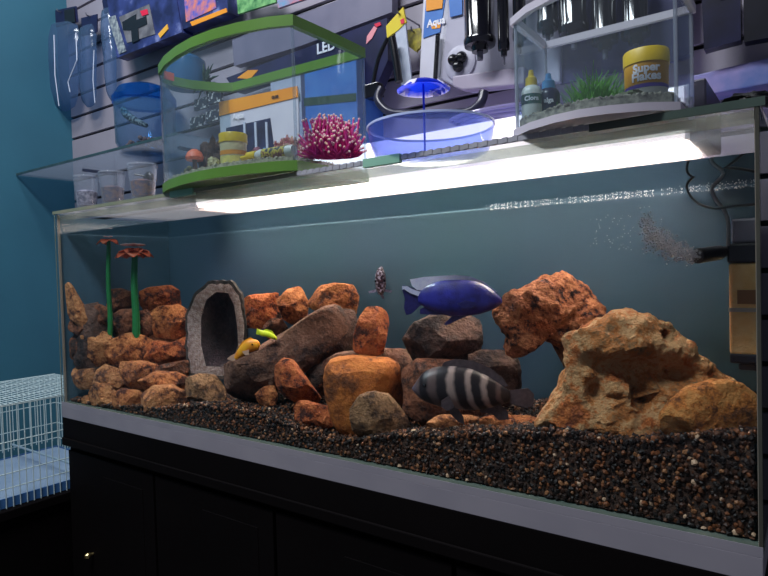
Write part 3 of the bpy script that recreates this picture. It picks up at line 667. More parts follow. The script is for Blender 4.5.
def wall(poly, z0, z1, th, mat, name, par, closed=True, smooth=True):
    a = poly; b_ = off(poly, -th); n_ = len(a); vs = [(p[0], p[1], z0) for p in a]+[(p[0], p[1], z1) for p in a]+[(p[0], p[1], z0) for p in b_]+[(p[0], p[1], z1) for p in b_]
    fs = []
    for i in range(n_):
        j = (i+1) % n_; fs += [(i, j, n_+j, n_+i), (2*n_+j, 2*n_+i, 3*n_+i, 3*n_+j), (n_+i, n_+j, 3*n_+j, 3*n_+i), (j, i, 2*n_+i, 2*n_+j)]
    return M().add(vs, fs).build(name, mat, par, smooth=smooth, angle=30)
def smooth_fp(poly):
    return poly
base = off(fp, .004)
M().prism([(p[0], p[1], ZB) for p in base], (0, 0, .022)).build('base', lime, gt, angle=40)
wall(fp, ZB+.02, .915, .003, clr, 'clear_wall', gt)
wall(off(fp, .004), .905, .928, .014, lime, 'rim', gt)
M().tube([(1.049, -.010, ZB+.02), (1.049, -.010, .906)], .0035, 8).build('front_corner', clr2, gt)
M().tube([(1.049, .232, ZB+.02), (1.049, .232, .906)], .0035, 8).build('rear_corner', clr2, gt)
M().box(.552, .556, .02, .05, .906, .926).build('sticker', P('orange_sticker', (236, 96, 60), .5), gt, smooth=False)
def inside_gravel(poly, z0, z1, col, name, label):
    q = M().prism([(p[0], p[1], z0) for p in poly], (0, 0, z1-z0)); 
    xs = [p[0] for p in poly]; ys = [p[1] for p in poly]
    def ins(x, y):
        c_ = False; j = len(poly)-1
        for i in range(len(poly)):
            if (poly[i][1] > y) != (poly[j][1] > y) and x < (poly[j][0]-poly[i][0])*(y-poly[i][1])/(poly[j][1]-poly[i][1])+poly[i][0]: c_ = not c_
            j = i
        return c_
    for i in range(2600):
        x = random.uniform(min(xs), max(xs)); y = random.uniform(min(ys), max(ys))
        if ins(x, y): q.add([Vector((x, y, z1+random.uniform(-.001, .002)))+Vector(v)*random.uniform(.0018, .0036) for v in IV], IF)
    o = q.build(name, col, smooth=False); tag(o, label, 'gravel', kind='stuff'); return o
inside_gravel(off(fp, -.012), ZB+.0225, ZB+.032, P('cream_gravel', (196, 186, 160), .8, c2=(150, 140, 120), scale=140), 'cream_gravel', 'cream gravel covering the floor of the green rimmed tank')
ZT = ZB+.034
# jar (reusable)
def jar(px0, px1, pyb, pyt, Y, label, lid_c, body_c, txt=None, zb=None, lines=()):
    cxp = (px0+px1)/2; b = AY(cxp, pyb, Y)
    if zb is not None: b = Vector((b.x, b.y, zb))
    k = mpp(b); R_ = (px1-px0)/2*k; H = (pyb-pyt)*k
    t = thing('food_jar', label, 'jar', b)
    M().lathe([(0, 0), (R_*.86, 0), (R_*.9, .002), (R_*.95, H*.76), (0, H*.76)], b, 32).build('jar_body', body_c, t)
    M().lathe([(0, H*.74), (R_, H*.74), (R_, H*.97), (R_*.96, H), (0, H)], b, 32).build('lid', lid_c, t)
    return t, b, R_, H
yel = P('yellow_lid', (232, 196, 34), .4, c2=(222, 184, 30), scale=10)
def band(t, b, R_, h0, h1, mat, name='label_band', r0=.905, r1=.95, H=1):
    M().lathe([(R_*(r0+(r1-r0)*h0/.76)+.0004, H*h0), (R_*(r0+(r1-r0)*h1/.76)+.0004, H*h1)], b, 32).build(name, mat, t)
t, b, R_, H = jar(220, 248, 166, 131, .02, 'small yellow lidded food jar inside the green rimmed tank', yel, P('cream_jar', (226, 214, 170), .4, c2=(210, 196, 150), scale=30), zb=ZT)
band(t, b, R_, .38, .5, P('orange_band', (226, 150, 50), .5), H=H); band(t, b, R_, .14, .34, P('pale_print_band', (200, 196, 120), .5, c2=(240, 224, 120), scale=60), H=H)
# lying bottle
a = Vector(AY(241, 152, -.015)); a.z = ZT+.014; c = Vector(AY(294, 150, .0)); c.z = ZT+.013
t = thing('bottle', 'white bottle with yellow cap lying on its side in the green rimmed tank', 'bottle', (a+c)/2-UZ*.013)
d = (c-a); Ld = d.length; dn = d.normalized(); Rb = .0125
M().lathe([(0, Ld*.3), (Rb*.7, Ld*.3), (Rb, Ld*.38), (Rb, Ld*.97), (Rb*.9, Ld), (0, Ld)], a, 20, axis=dn).build('bottle_body', P('white_bottle', (220, 222, 216), .35), t)
M().lathe([(Rb+.0004, Ld*.45), (Rb+.0004, Ld*.88)], a, 20, axis=dn).build('label_wrap', P('printed_wrap', (60, 70, 50), .5, c2=(226, 206, 90), stops=[(.4, (40, 46, 60)), (.5, (206, 190, 70)), (.62, (120, 60, 60))], scale=70), t)
M().lathe([(0, 0), (Rb*.3, 0), (Rb*.45, Ld*.12), (Rb*.85, Ld*.14), (Rb*.9, Ld*.31), (0, Ld*.31)], a, 16, axis=dn).build('cap', yel, t)
# mushroom ornament
o_ = AY(195, 168, .03); o_.z = ZT
t = thing('mushroom_ornament', 'orange capped mushroom ornament at the left in the green rimmed tank', 'aquarium ornament', o_)
k = mpp(o_)
M().lathe([(0, 0), (4*k, 0), (2.6*k, 6*k), (2.2*k, 16*k), (3*k, 20*k)], o_, 16).build('stalk', P('ornament_stalk', (150, 110, 90), .6, c2=(110, 80, 66), scale=60), t)
M().lathe([(0, 18*k), (8*k, 17*k), (9*k, 20*k), (7*k, 25*k), (3*k, 28*k), (0, 28.5*k)], o_, 20).build('cap', P('ornament_orange', (226, 88, 40), .5, c2=(240, 130, 90), scale=160), t)
q = M()
for i in range(14): aa = i*.7; q.ball(o_+Vector((math.cos(aa)*9*k, math.sin(aa)*8*k, 3*k+(i % 4)*1.6*k)), 3*k, 6)
q.build('rubble', P('ornament_moss', (120, 116, 70), .8, c2=(70, 66, 50), scale=80), t)
def blob(name, label, cat, px, py, w_, h_, Y, zb, mat, seed=1, amp=.5, dsc=.8):
    b = AY(px, py, Y); b.z = zb if zb is not None else b.z; k = mpp(b); q = M(); n_ = 24; pr = 14; vs = []
    for i in range(pr+1):
        for j in range(n_):
            u = PI*i/pr; v_ = 2*PI*j/n_; d_ = Vector((math.sin(u)*math.cos(v_), math.sin(u)*math.sin(v_), -math.cos(u)))
            s = 1+amp*noise.fractal(d_*2+Vector((seed*7, 0, 0)), 1, 2, 3)
            vs.append(b+HR*d_.x*s*w_/2*k+HF*d_.y*s*w_/2*k*dsc+UZ*max(0, (d_.z*s+1)*h_/2*k))
    return tag(q.add(vs, [(i*n_+j, i*n_+(j+1) % n_, (i+1)*n_+(j+1) % n_, (i+1)*n_+j) for i in range(pr) for j in range(n_)]).build(name, mat), label, cat)
blob('rock_ornament', 'dark jagged rock ornament behind the small yellow jar', 'aquarium ornament', 213, 166, 26, 38, .08, ZT, P('dark_ornament', (54, 42, 44), .8, c2=(110, 84, 70), scale=60, bump=.6), 2, .7)
blob('skull_ornament', 'cream and brown lump ornament beside the small yellow jar', 'aquarium ornament', 214, 166, 11, 12, -.01, ZT, P('cream_ornament', (206, 196, 150), .7, c2=(110, 100, 50), scale=90), 5, .4)
blob('maroon_ornament', 'maroon lumpy ornament behind the lying bottle', 'aquarium ornament', 262, 160, 30, 20, .08, ZT, P('maroon_stone', (96, 40, 66), .7, c2=(150, 90, 110), scale=70), 8, .5)
bcap = AY(265, 150, .14); bcap.z = ZT; k = mpp(bcap)
t = thing('dropper_bottle', 'small bottle with light blue cap behind the lying bottle', 'bottle', bcap)
M().lathe([(0, 0), (6*k, 0), (6*k, 14*k), (3*k, 17*k), (0, 17*k)], bcap, 18).build('bottle_body', P('dark_bottle', (40, 40, 70), .3), t)
M().lathe([(0, 16*k), (4.5*k, 16*k), (4*k, 21*k), (2*k, 23*k), (1.6*k, 28*k), (0, 28*k)], bcap, 18).build('cap', P('light_blue_cap', (90, 160, 220), .4), t)
# corals
def coral(px, py, w_, h_, Y, zb, label, c1, c2, nb=150):
    b = AY(px, py, Y); b.z = zb; k = mpp(b); t = thing('coral_ornament', label, 'coral ornament', b); q = M(); tp = M()
    for i in range(nb):
        a = random.uniform(0, 2*PI); e = random.uniform(.05, 1.45); rad = random.uniform(.6, 1)
        d_ = (HR*math.cos(a)*w_/2+HF*math.sin(a)*w_/2*.55)*math.cos(e)*k*rad+UZ*(math.sin(e)*h_*.95*rad+1)*k
        sp = HR*random.uniform(-.5, .5)*w_*.5*k; d_ = d_*.8; st0 = b+sp+d_*.1; mid = b+sp+d_*.7+Vector((random.uniform(-1, 1), random.uniform(-1, 1), random.uniform(-1, 1)))*k*1.5; en = b+sp+d_+UZ*1.5*k
        q.tube([st0, mid, en], [1.5*k, 1.25*k, .9*k], 5); tp.ball(en, 1.3*k, 5)
    q.build('branches', P(label+'_a', c1[0], .6, c2=c1[1], scale=60), t); tp.build('branch_tips', P(label+'_b', c2[0], .6, c2=c2[1], scale=60), t)
coral(332, 160, 68, 56, .075, ZT, 'magenta branching coral with pale tips at the right in the green rimmed tank', ((224, 50, 140), (196, 60, 150)), ((248, 196, 214), (240, 210, 180)), 480)
coral(289, 156, 36, 40, .1, ZT, 'cream and pink coral beside the front corner of the green rimmed tank', ((214, 190, 150), (190, 70, 110)), ((240, 226, 190), (226, 110, 150)), 240)

# ------------------------------------------------------------------ printed packages helper
def Wd(px, py, Y): return AY(px, py, Y)
def card(par, name, poly, Y, th, mat, bevel=0):
    return M().prism([AY(a, b_, Y) for a, b_ in poly], (0, th, 0)).build(name, mat, par, smooth=False, bevel=bevel)
navy = P('navy_print', (26, 32, 74), .4, c2=(76, 92, 150), scale=14, stops=[(.4, (26, 32, 74)), (.62, (50, 62, 122)), (.72, (120, 130, 180))]); navd = P('dark_navy_print', (18, 22, 58), .4, c2=(28, 32, 78), scale=9)
whp = P('white_card', (214, 214, 226), .5, c2=(200, 200, 216), scale=7); orp = P('orange_print', (240, 160, 40), .5, c2=(230, 140, 30), scale=9)
blup = P('blue_print', (60, 110, 190), .45, c2=(80, 134, 206), scale=12); yelp = P('yellow_print', (228, 210, 50), .5, c2=(216, 190, 40), scale=12)
greyp = P('grey_photo_print', (128, 128, 134), .5, c2=(84, 84, 92), scale=20); blkp = P('black_plastic', (16, 16, 22), .25, c2=(24, 24, 32), scale=12)
XD = Vector((1, 0, 0)); 
def tdir(a, b_, Y):
    d_ = AY(*b_, Y)-AY(*a, Y); d_.y = 0; return d_.normalized()
def perp(d_): return Vector((-d_.z, 0, d_.x))
# filter card inside green tank (leaning on the rear wall)
t = thing('accessory_package', 'white carded package with orange header standing in the green rimmed tank', 'package', AY(262, 150, .2))
card(t, 'card', [(219, 104), (298, 88), (299, 150), (222, 162)], .205, .004, whp)
card(t, 'header', [(219, 102), (297, 86), (298, 97), (219, 116)], .203, .002, orp)
card(t, 'black_print', [(226, 128), (270, 118), (274, 148), (226, 158)], .2035, .0014, P('black_print', (30, 34, 56), .4, c2=(46, 54, 90), scale=30))
d_ = tdir((219, 104), (298, 88), .2)
lettering('Aqua', .022, P('white_ink', (240, 240, 248), .5), t, AY(238, 116, .2015), d_, perp(d_), .0006)
lettering('CLOR', .010, P('black_ink', (20, 20, 24), .5), t, AY(275, 97, .2015), d_, perp(d_), .0004)
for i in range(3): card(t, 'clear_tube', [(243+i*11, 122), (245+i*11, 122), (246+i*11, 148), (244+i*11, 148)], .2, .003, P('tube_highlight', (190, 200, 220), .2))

# ------------------------------------------------------------------ blue bowl with umbrella
bc = AZ(428, 152, ZB); bc.y = .085; bc = Vector((AY(431, 150, .085).x, .085, ZB)); k = mpp(bc)
t = thing('turtle_bowl', 'round translucent blue plastic bowl between the green tank and the white rimmed tank', 'bowl', bc)
bb = glass('blue_translucent_plastic', (222, 230, 254), haze=.16, hazec=(170, 192, 255), gain=.6, trans=True)
RB = 63*k
M().lathe([(0, .002), (RB*.72, .002), (RB*.9, .012), (RB*.98, .04), (RB, .062), (RB*.99, .062), (RB*.96, .04), (RB*.88, .015), (RB*.7, .005), (0, .005)], bc, 48).build('bowl_wall', bb, t)
M().lathe([(RB*.985, .062), (RB*1.015, .062), (RB*1.015, .066), (RB*.985, .066), (RB*.985, .062)], bc, 48).build('rim', P('pale_blue_rim', (196, 210, 250), .3), t)
uc = Vector((AY(425, 150, .085).x, .085, ZB+.005)); k = mpp(uc)
t2 = thing('toy_umbrella', 'blue plastic toy umbrella standing in the translucent blue bowl', 'umbrella', uc)
blu = P('blue_plastic', (34, 66, 214), .3, c2=(44, 80, 226), scale=10)
uh = (150-76)*k
M().tube([uc, uc+UZ*uh], .0022, 8).build('pole', blu, t2)
q = M(); vs = []; nseg = 16
prof = [(0, uh+5*k), (8*k, uh+4*k), (18*k, uh+0*k), (27*k, uh-6*k)]
q.lathe(prof, uc, 16); q2 = q.build('canopy', glass('blue_canopy', (120, 150, 250), haze=.55, hazec=(80, 120, 250), trans=True), t2, angle=60); sm = q2.modifiers.new('thick', 'SOLIDIFY'); sm.thickness = .001
q = M()
for i in range(8):
    if i % 2: continue
    a0 = 2*PI*(i-.3)/8; a1 = 2*PI*(i+.3)/8
    f_ = lambda a_, r_, h_: uc+Vector((math.cos(a_)*r_, math.sin(a_)*r_, h_))
    q.prism([f_(a0, 19*k, uh+.3*k), f_(a1, 19*k, uh+.3*k), f_(a1, 27*k, uh-6*k), f_(a0, 27*k, uh-6*k)], (0, 0, -.0015))
q.build('white_patch', P('white_canopy_patch', (230, 226, 250), .4), t2, smooth=False)

# ------------------------------------------------------------------ white rimmed tank
wt = thing('plastic_tank', 'clear rectangular plastic tank with white rim at the right on the aquarium lid', 'plastic tank', (1.66, .08, ZB))
whr = P('white_rim_plastic', (206, 200, 210), .4, c2=(196, 190, 204), scale=8)
x0, x1, y0, y1, zt_ = 1.535, 1.782, .004, .145, .798
rect = [(x0, y0), (x1, y0), (x1, y1), (x0, y1)]
def rwall(x0, x1, y0, y1, z0, z1, th):
    q = M(); q.box(x0, x1, y0, y0+th, z0, z1); q.box(x0, x1, y1-th, y1, z0, z1); q.box(x0, x0+th, y0+th, y1-th, z0, z1); q.box(x1-th, x1, y0+th, y1-th, z0, z1); return q
bow = [(x1, y1), (x1, y0), (x1-.04, y0-.03), (x1-.085, y0-.048), ((x0+x1)/2, y0-.054), (x0+.085, y0-.048), (x0+.04, y0-.03), (x0, y0), (x0, y1)]
wall(bow, ZB+.012, zt_-.008, .003, clr, 'clear_wall', wt)
wall(off(bow, .005), zt_-.012, zt_, .012, whr, 'rim', wt)
M().prism([(p[0], p[1], ZB) for p in off(bow, .003)], (0, 0, .012)).build('base', whr, wt, angle=40)
for X_, Y_ in ((x0+.003, y0+.003), (x1-.003, y0+.003), (x1-.003, y1-.003), (x0+.003, y1-.003)):
    M().tube([(X_, Y_, ZB+.012), (X_, Y_, zt_-.01)], .0028, 8).build('corner', P('frosted_corner', (190, 190, 204), .3, alpha=.6), wt)
ip = off(bow, -.008)
inside_gravel(ip, ZB+.0125, ZB+.026, P('grey_cream_gravel', (176, 168, 150), .8, c2=(120, 114, 104), scale=140), 'pale_gravel', 'pale gravel on the floor of the white rimmed tank')
ZW = ZB+.028
t, b, R_, H = jar(625, 668, 96, 42, .07, 'large fish food jar with yellow lid in the white rimmed tank', yel, P('white_jar', (226, 220, 214), .4, c2=(200, 196, 190), scale=30), zb=ZW)
band(t, b, R_, .34, .74, P('golden_label', (214, 160, 34), .45, c2=(190, 130, 30), scale=20), H=H); band(t, b, R_, .28, .35, P('purple_label', (84, 60, 160), .5), H=H)
cc = Vector((b.x, b.y, 0)); fr = (Vector((CAM.x, CAM.y, 0))-cc); fr.normalize()
for s_, h_, sz in (('Super', .62, .017), ('Flakes', .47, .018)):
    lettering(s_, sz, P('white_ink', (240, 240, 248), .5), t, Vector((b.x, b.y, b.z+H*h_))+fr*(R_*.945), Vector((0, 0, 1)).cross(fr), UZ, .0006, wrap=(Vector((b.x, b.y, 0)), R_*.945+.0004))
def bottle(px, pyb, Y, w_, h_, label, bodyc, capc, txt=None, wrapc=None):
    b = AY(px, pyb, Y); b.z = ZW; k = mpp(b); R_ = w_/2*k; H = h_*k
    t = thing('dropper_bottle', label, 'bottle', b)
    M().lathe([(0, 0), (R_*.95, 0), (R_, .002), (R_, H*.55), (R_*.85, H*.64), (R_*.5, H*.7), (0, H*.7)], b, 24).build('bottle_body', bodyc, t)
    M().lathe([(0, H*.68), (R_*.6, H*.68), (R_*.55, H*.84), (R_*.3, H*.88), (R_*.22, H), (0, H)], b, 18).build('cap', capc, t)
    if wrapc:
        M().lathe([(R_+.0004, H*.3), (R_+.0004, H*.5)], b, 24).build('label_band', wrapc, t)
    if txt:
        cc = Vector((b.x, b.y, 0)); fr = (Vector((CAM.x, CAM.y, 0))-cc).normalized()
        lettering(txt, .0105, P('white_ink', (240, 240, 248), .5), t, Vector((b.x, b.y, b.z+H*.40))+fr*R_, Vector((0, 0, 1)).cross(fr), UZ, .0003, wrap=(cc, R_+.0008))
bottle(532, 122, .03, 20, 50, 'white dropper bottle with yellow cap in the white rimmed tank', P('white_bottle', (220, 222, 216)), yel, 'Clora', P('navy_label', (30, 36, 60), .4, c2=(60, 110, 90), scale=60))
bottle(549, 116, .06, 22, 48, 'dark dropper bottle with light blue cap in the white rimmed tank', P('dark_bottle', (40, 40, 70)), P('light_blue_cap', (90, 160, 220)), 'alga')
# plastic grass
q = M(); gb = AY(595, 100, .08)
for i in range(520):
    u = random.gauss(0, 1); b = Vector((gb.x+u*.025, .085+random.gauss(0, .016), ZW-.004)); h = random.uniform(.03, .07)*(1.15-.25*abs(u)); a = random.uniform(0, 6.28)
    d_ = Vector((math.cos(a), math.sin(a), 0)); q.tube([b, b+UZ*h*.55+d_*h*.12, b+UZ*h+d_*h*.45], [.0012, .0011, .0004], 3)
b_ = q.build('grass', P('bright_green_grass', (70, 150, 40), .5, c2=(110, 190, 60), scale=60)); tag(b_, 'bright green plastic grass tuft in the white rimmed tank', 'plastic plant')
blob('moss_ornament', 'brown and green moss lump beside the dark dropper bottle', 'aquarium ornament', 572, 108, 26, 14, .07, ZW-.003, P('moss', (70, 80, 40), .9, c2=(110, 80, 60), scale=80), 4, .5)
blob('pebble_ornament', 'small grey stone in front of the large food jar', 'aquarium ornament', 632, 104, 34, 13, .02, ZW-.004, P('mixed_stone', (120, 112, 96), .8, c2=(90, 110, 70), scale=90), 6, .5)

# ------------------------------------------------------------------ cups on the lid
cupm = glass('cup_plastic', (236, 240, 244), haze=.2, hazec=(200, 210, 225), gain=1.0)
for (pa, pb, pyb, h_, lab, cont) in ((75, 99, 206, 32, 'clear plastic cup with silvery contents, nearest the teal wall', (190, 180, 196)), (100, 126, 202, 32, 'clear plastic cup with brown and grey contents, middle of the three cups', (130, 96, 90)), (129, 158, 198, 35, 'clear plastic cup holding a black scoop, next to the green base', (150, 96, 70))):
    b = AY((pa+pb)/2, pyb, .03); b.z = ZB; k = mpp(b); R_ = (pb-pa)/2*k; H = h_*k
    t = thing('plastic_cup', lab, 'cup', b, 'plastic cups on the aquarium lid')
    M().lathe([(0, .001), (R_*.74, .001), (R_*.97, H*.93), (R_, H*.94), (R_, H*.97), (R_*.95, H), (0, H)], b, 28).build('cup_wall', cupm, t)
    M().lathe([(0, H*.08), (R_*.7, H*.08), (R_*.82, H*.5), (R_*.5, H*.56), (0, H*.52)], b, 16).build('contents', P('cup_contents_%d' % pa, cont, .5, c2=(60, 60, 96), scale=90, bump=.4), t)
    if pa == 129:
        M().ball(b+HR*6*k+UZ*H*.6, 7*k, 10, (1.1, .6, .9)).build('scoop', blkp, t); M().tube([b+HR*4*k+UZ*H*.65, b-HR*8*k+UZ*H*.72], .003, 8).build('scoop_handle', blkp, t)

# ------------------------------------------------------------------ glass shelf, bowl, on wall
sh_ = thing('glass_shelf', 'glass wall shelf above the three plastic cups', 'shelf', (-.4, .43, .86))
M().box(-.985, .2, .31, WY-.001, .862, .870).build('shelf_pane', glass('shelf_glass', (208, 218, 226), haze=.17, hazec=(190, 190, 200), gain=.25, trans=True), sh_, smooth=False)
M().box(-.985, .2, .308, .3105, .8615, .8705).build('shelf_edge', P('shelf_glass_edge', (46, 70, 76), .3, c2=(60, 86, 90), scale=12), sh_, smooth=False)
for xx in (-.62, .05):
    q = M().box(xx-.006, xx+.006, .42, WY-.001, .85, .8615); q.box(xx-.01, xx+.01, WY-.006, WY-.0005, .76, .868); q.build('bracket', P('bracket_steel', (110, 112, 130), .35, .7), sh_, smooth=False)
bw = AY(146, 140, .435); bw.z = .871; k = mpp(bw)
t = thing('round_tank', 'round clear plastic tank with a blue lid on the glass shelf', 'plastic tank', bw)
R_ = 29*k; H = 66*k
M().lathe([(0, .001), (R_*.8, .001), (R_*.97, .03), (R_, H*.75), (R_*.97, H*.75), (R_*.93, .035), (R_*.77, .005), (0, .005)], bw, 40).build('tank_wall', glass('blue_tint_plastic', (220, 232, 242), haze=.06, hazec=(140, 175, 205), gain=1.0), t)
M().lathe([(R_*.99, H*.72), (R_*1.04, H*.72), (R_*1.05, H*.8), (R_*.85, H*.94), (R_*.5, H), (0, H)], bw, 40).build('lid', glass('blue_lid_plastic', (110, 170, 225), haze=.25, hazec=(60, 140, 205), trans=True, gain=1.0), t)
q = M()
for i in range(60):
    a = random.uniform(0, 6.28); r_ = R_*.72*math.sqrt(random.random()); q.ball(bw+Vector((math.cos(a)*r_, math.sin(a)*r_, .014+random.uniform(0, .036))), .0085, 6)
tag(q.build('pink_pebbles', P('pink_pebble', (206, 150, 124), .6, c2=(180, 120, 96), scale=30)), 'pinkish pebbles in the bottom of the round blue lidded tank', 'pebbles', kind='stuff')
q = M().tube([bw+Vector((-.075, -.045, .17)), bw+Vector((-.03, -.06, .14)), bw+Vector((.02, -.06, .11)), bw+Vector((.07, -.04, .085))], [.012, .015, .014, .008], 10)
tag(q.build('speckled_ramp', P('speckled_ramp', (180, 172, 150), .6, c2=(60, 60, 50), scale=120, stops=[(.45, (54, 50, 44)), (.55, (196, 188, 164))])), 'speckled sloping branch ornament inside the round blue lidded tank', 'aquarium ornament')

# ------------------------------------------------------------------ things hanging on the slatwall
PL = glass('hanging_bag_plastic', (206, 220, 238), haze=.2, hazec=(110, 140, 180), gain=1.0, rough=.12)
def hang(name, label, cat, px, py, Y=.5): return thing(name, label, cat, AY(px, py, Y))
def hook(t, px, py, Y=.5):
    a = AY(px, py, Y); M().tube([Vector((a.x, WY+.002, a.z)), Vector((a.x, Y-.012, a.z)), Vector((a.x, Y-.014, a.z+.01))], .0025, 6).build('hook', P('hook_steel', (130, 130, 140), .3, .8), t)
def pouch(t, poly, Y, d_=.05, mat=PL, name='clear_pouch'):
    # swollen clear bag: outline on the wall plane with a bulged front
    n_ = 40; pts = [AY(p.x, p.y, Y) for p in resample(poly, n_)]; c = sum(pts, Vector())/n_; vs = []
    for s, dp in ((1, 0), (.9, .5), (.6, .85), (.02, 1)):
        for p in pts: vs.append(c+(p-c)*s-Vector((0, d_*dp, 0))+Vector((0, .004*noise.noise(p*40+Vector((0, s*3, 0))), 0)))
    fs = [(i*n_+k_, i*n_+(k_+1) % n_, (i+1)*n_+(k_+1) % n_, (i+1)*n_+k_) for i in range(3) for k_ in range(n_)]+[tuple(range(n_))]
    return M().add(vs, fs).build(name, mat, t, angle=80)
ck = P('crease_highlight', (214, 222, 240), .15)  # pale tubes in this colour paint the highlights along the bag creases
t = hang('hanging_bag', 'wide clear blue bag hanging nearest the teal wall', 'package', 62, 110)
pouch(t, [(47, 24), (78, 18), (80, 60), (78, 104), (66, 113), (55, 108), (49, 70)], .52)
card(t, 'header', [(47, 12), (76, 6), (78, 22), (48, 28)], .515, .004, navd); card(t, 'price_tag', [(64, 10), (74, 8), (75, 22), (65, 24)], .51, .003, blkp); hook(t, 60, 12, .51)
M().tube([AY(54, 35, .475), AY(55, 75, .465), AY(59, 106, .48)], .0022, 6).build('crease_glint', ck, t); M().tube([AY(76, 33, .48), AY(77, 60, .47), AY(68, 82, .465), AY(70, 92, .47)], .0022, 6).build('crease_glint', ck, t)
t = hang('hanging_bag', 'narrow clear blue bag hanging second from the teal wall', 'package', 90, 110)
pouch(t, [(81, 26), (96, 22), (97, 60), (96, 104), (86, 110), (82, 80)], .52, .04)
card(t, 'header', [(81, 18), (97, 14), (97, 32), (82, 36)], .515, .004, navd); hook(t, 89, 16, .51)
M().tube([AY(94, 50, .49), AY(93, 80, .485), AY(95, 103, .49)], .002, 6).build('crease_glint', ck, t)
t = hang('hanging_bag', 'slim clear bag behind the large blue filter box', 'package', 112, 100)
pouch(t, [(102, 8), (112, 6), (117, 60), (116, 98), (110, 102), (107, 60)], .53, .03); card(t, 'header', [(102, 0), (111, -3), (112, 12), (104, 14)], .527, .003, navd); hook(t, 107, -2, .525)

t = hang('filter_box', 'large blue filter box with a black filter pictured, hung tilted at upper left', 'package', 145, 56)
card(t, 'box', [(106, -6), (172, -26), (182, 32), (117, 58)], .47, .05, navy)
card(t, 'photo_window', [(119, 17), (149, 4), (155, 34), (127, 43)], .468, .003, greyp)
fp_ = card(t, 'pictured_filter', [(122, 22), (136, 14), (136, 20), (146, 16), (147, 24), (138, 28), (139, 40), (132, 43), (131, 30), (123, 30)], .466, .002, blkp)
card(t, 'red_mark', [(140, 11), (147, 9), (148, 14), (142, 16)], .465, .002, P('red_print', (220, 30, 70), .5))
card(t, 'fish_print', [(158, 34), (167, 24), (168, 29), (160, 38)], .467, .003, P('orange_fish_print', (236, 176, 60), .5))
d_ = tdir((112, 20), (123, 51), .465); card(t, 'side_strip', [(108, 18), (115, 15), (126, 51), (119, 54)], .467, .002, P('grey_strip', (170, 180, 180), .5, c2=(80, 90, 110), scale=60))
t = hang('filter_box', 'blue box with a fish tank picture at the top left of centre', 'package', 205, 30)
card(t, 'box', [(170, -12), (226, -26), (228, 12), (176, 32)], .475, .05, navy); card(t, 'fish_picture', [(184, -4), (214, -12), (216, 8), (186, 22)], .473, .003, P('fish_picture', (60, 90, 190), .5, c2=(226, 130, 90), scale=30))
card(t, 'gold_strip', [(190, 22), (226, 8), (227, 12), (192, 26)], .472, .003, orp)
t = hang('plant_package', 'green plant package hanging behind the green rim top', 'package', 262, 10)
card(t, 'card', [(236, -10), (274, -18), (276, 2), (238, 14)], .5, .01, P('green_leaf_print', (30, 110, 60), .5, c2=(130, 190, 120), scale=40)); hook(t, 255, -8, .5)
t = hang('blister_package', 'light blue blister package hanging right of the green plant package', 'package', 288, 5)
card(t, 'card', [(276, -8), (306, -18), (308, -2), (278, 8)], .5, .01, P('aqua_print', (90, 160, 200), .5, c2=(226, 90, 70), scale=20))
# long LED box
t = hang('light_box', 'long navy LED light box hanging behind the green rimmed tank', 'package', 320, 60)
card(t, 'box', [(226, 78), (374, 22), (387, 18), (388, 60), (370, 100), (356, 66), (300, 70), (236, 92)], .48, .04, navd)
d_ = tdir((300, 50), (350, 34), .47)
lettering('LED', .045, P('white_ink', (240, 240, 248), .5), t, AY(326, 47, .4775), d_, perp(d_), .001)
card(t, 'diver_print', [(367, 36), (374, 26), (377, 28), (372, 38), (366, 44)], .478, .002, P('pink_print', (230, 150, 160), .5)); card(t, 'red_print', [(374, 24), (380, 22), (381, 25), (376, 27)], .477, .002, P('red_print', (220, 30, 70)))
card(t, 'fish_print', [(237, 78), (248, 70), (258, 70), (250, 79)], .478, .002, orp)
t = hang('panel_box', 'plain grey lavender box hanging above the long navy light box', 'package', 300, 40)
card(t, 'box', [(232, 40), (392, -20), (392, 12), (300, 46), (234, 66)], .52, .03, P('grey_box', (98, 98, 122), .5, c2=(120, 118, 140), scale=6))
# blue boxes seen through right side
for lab, pl, mt in (('bright blue box behind the magenta coral', [(304, 66), (356, 54), (358, 140), (306, 140)], blup), ('pale grey box behind the cream coral', [(270, 76), (300, 68), (303, 140), (272, 140)], P('pale_box', (180, 184, 204), .5, c2=(166, 170, 196), scale=8))):
    t = hang('storage_box', lab, 'box', sum(p[0] for p in pl)/4, 140, .45); card(t, 'box', pl, .44, .129, mt, .002); card(t, 'dark_band', [(pl[0][0], 98), (pl[1][0], 93), (pl[1][0], 101), (pl[0][0], 106)], .4385, .002, P('green_black_band', (40, 70, 50), .5))
t = hang('toy_figure', 'dark green plant ornament hanging behind the left of the green rimmed tank', 'aquarium ornament', 200, 100, .45)
q = M(); c = AY(205, 84, .48)
for i in range(50):
    a = random.uniform(0, 6.28); e = random.uniform(-.8, 1.2); d_ = Vector((math.cos(a)*math.cos(e), math.sin(a)*math.cos(e)*.4, math.sin(e)))*random.uniform(.04, .09)
    q.tube([c, c+d_*.6, c+d_+UZ*-.01], [.004, .005, .001], 4)
q.build('leaves', P('dark_plant', (36, 62, 54), .6, c2=(60, 90, 76), scale=30), t)
t = hang('blue_canister', 'blue glossy canister with a glare behind the left of the green rimmed tank', 'canister', 188, 60, .45)
cc = AY(186, 74, .45); M().lathe([(0, -.05), (.07, -.05), (.075, 0), (.07, .045), (.05, .06), (0, .06)], cc, 28).build('canister_body', P('petrol_blue_plastic', (40, 96, 140), .15, c2=(30, 80, 124), scale=8), t)
t = hang('carded_brush', 'row of small dark carded packets behind the white carded package', 'package', 205, 120, .47)
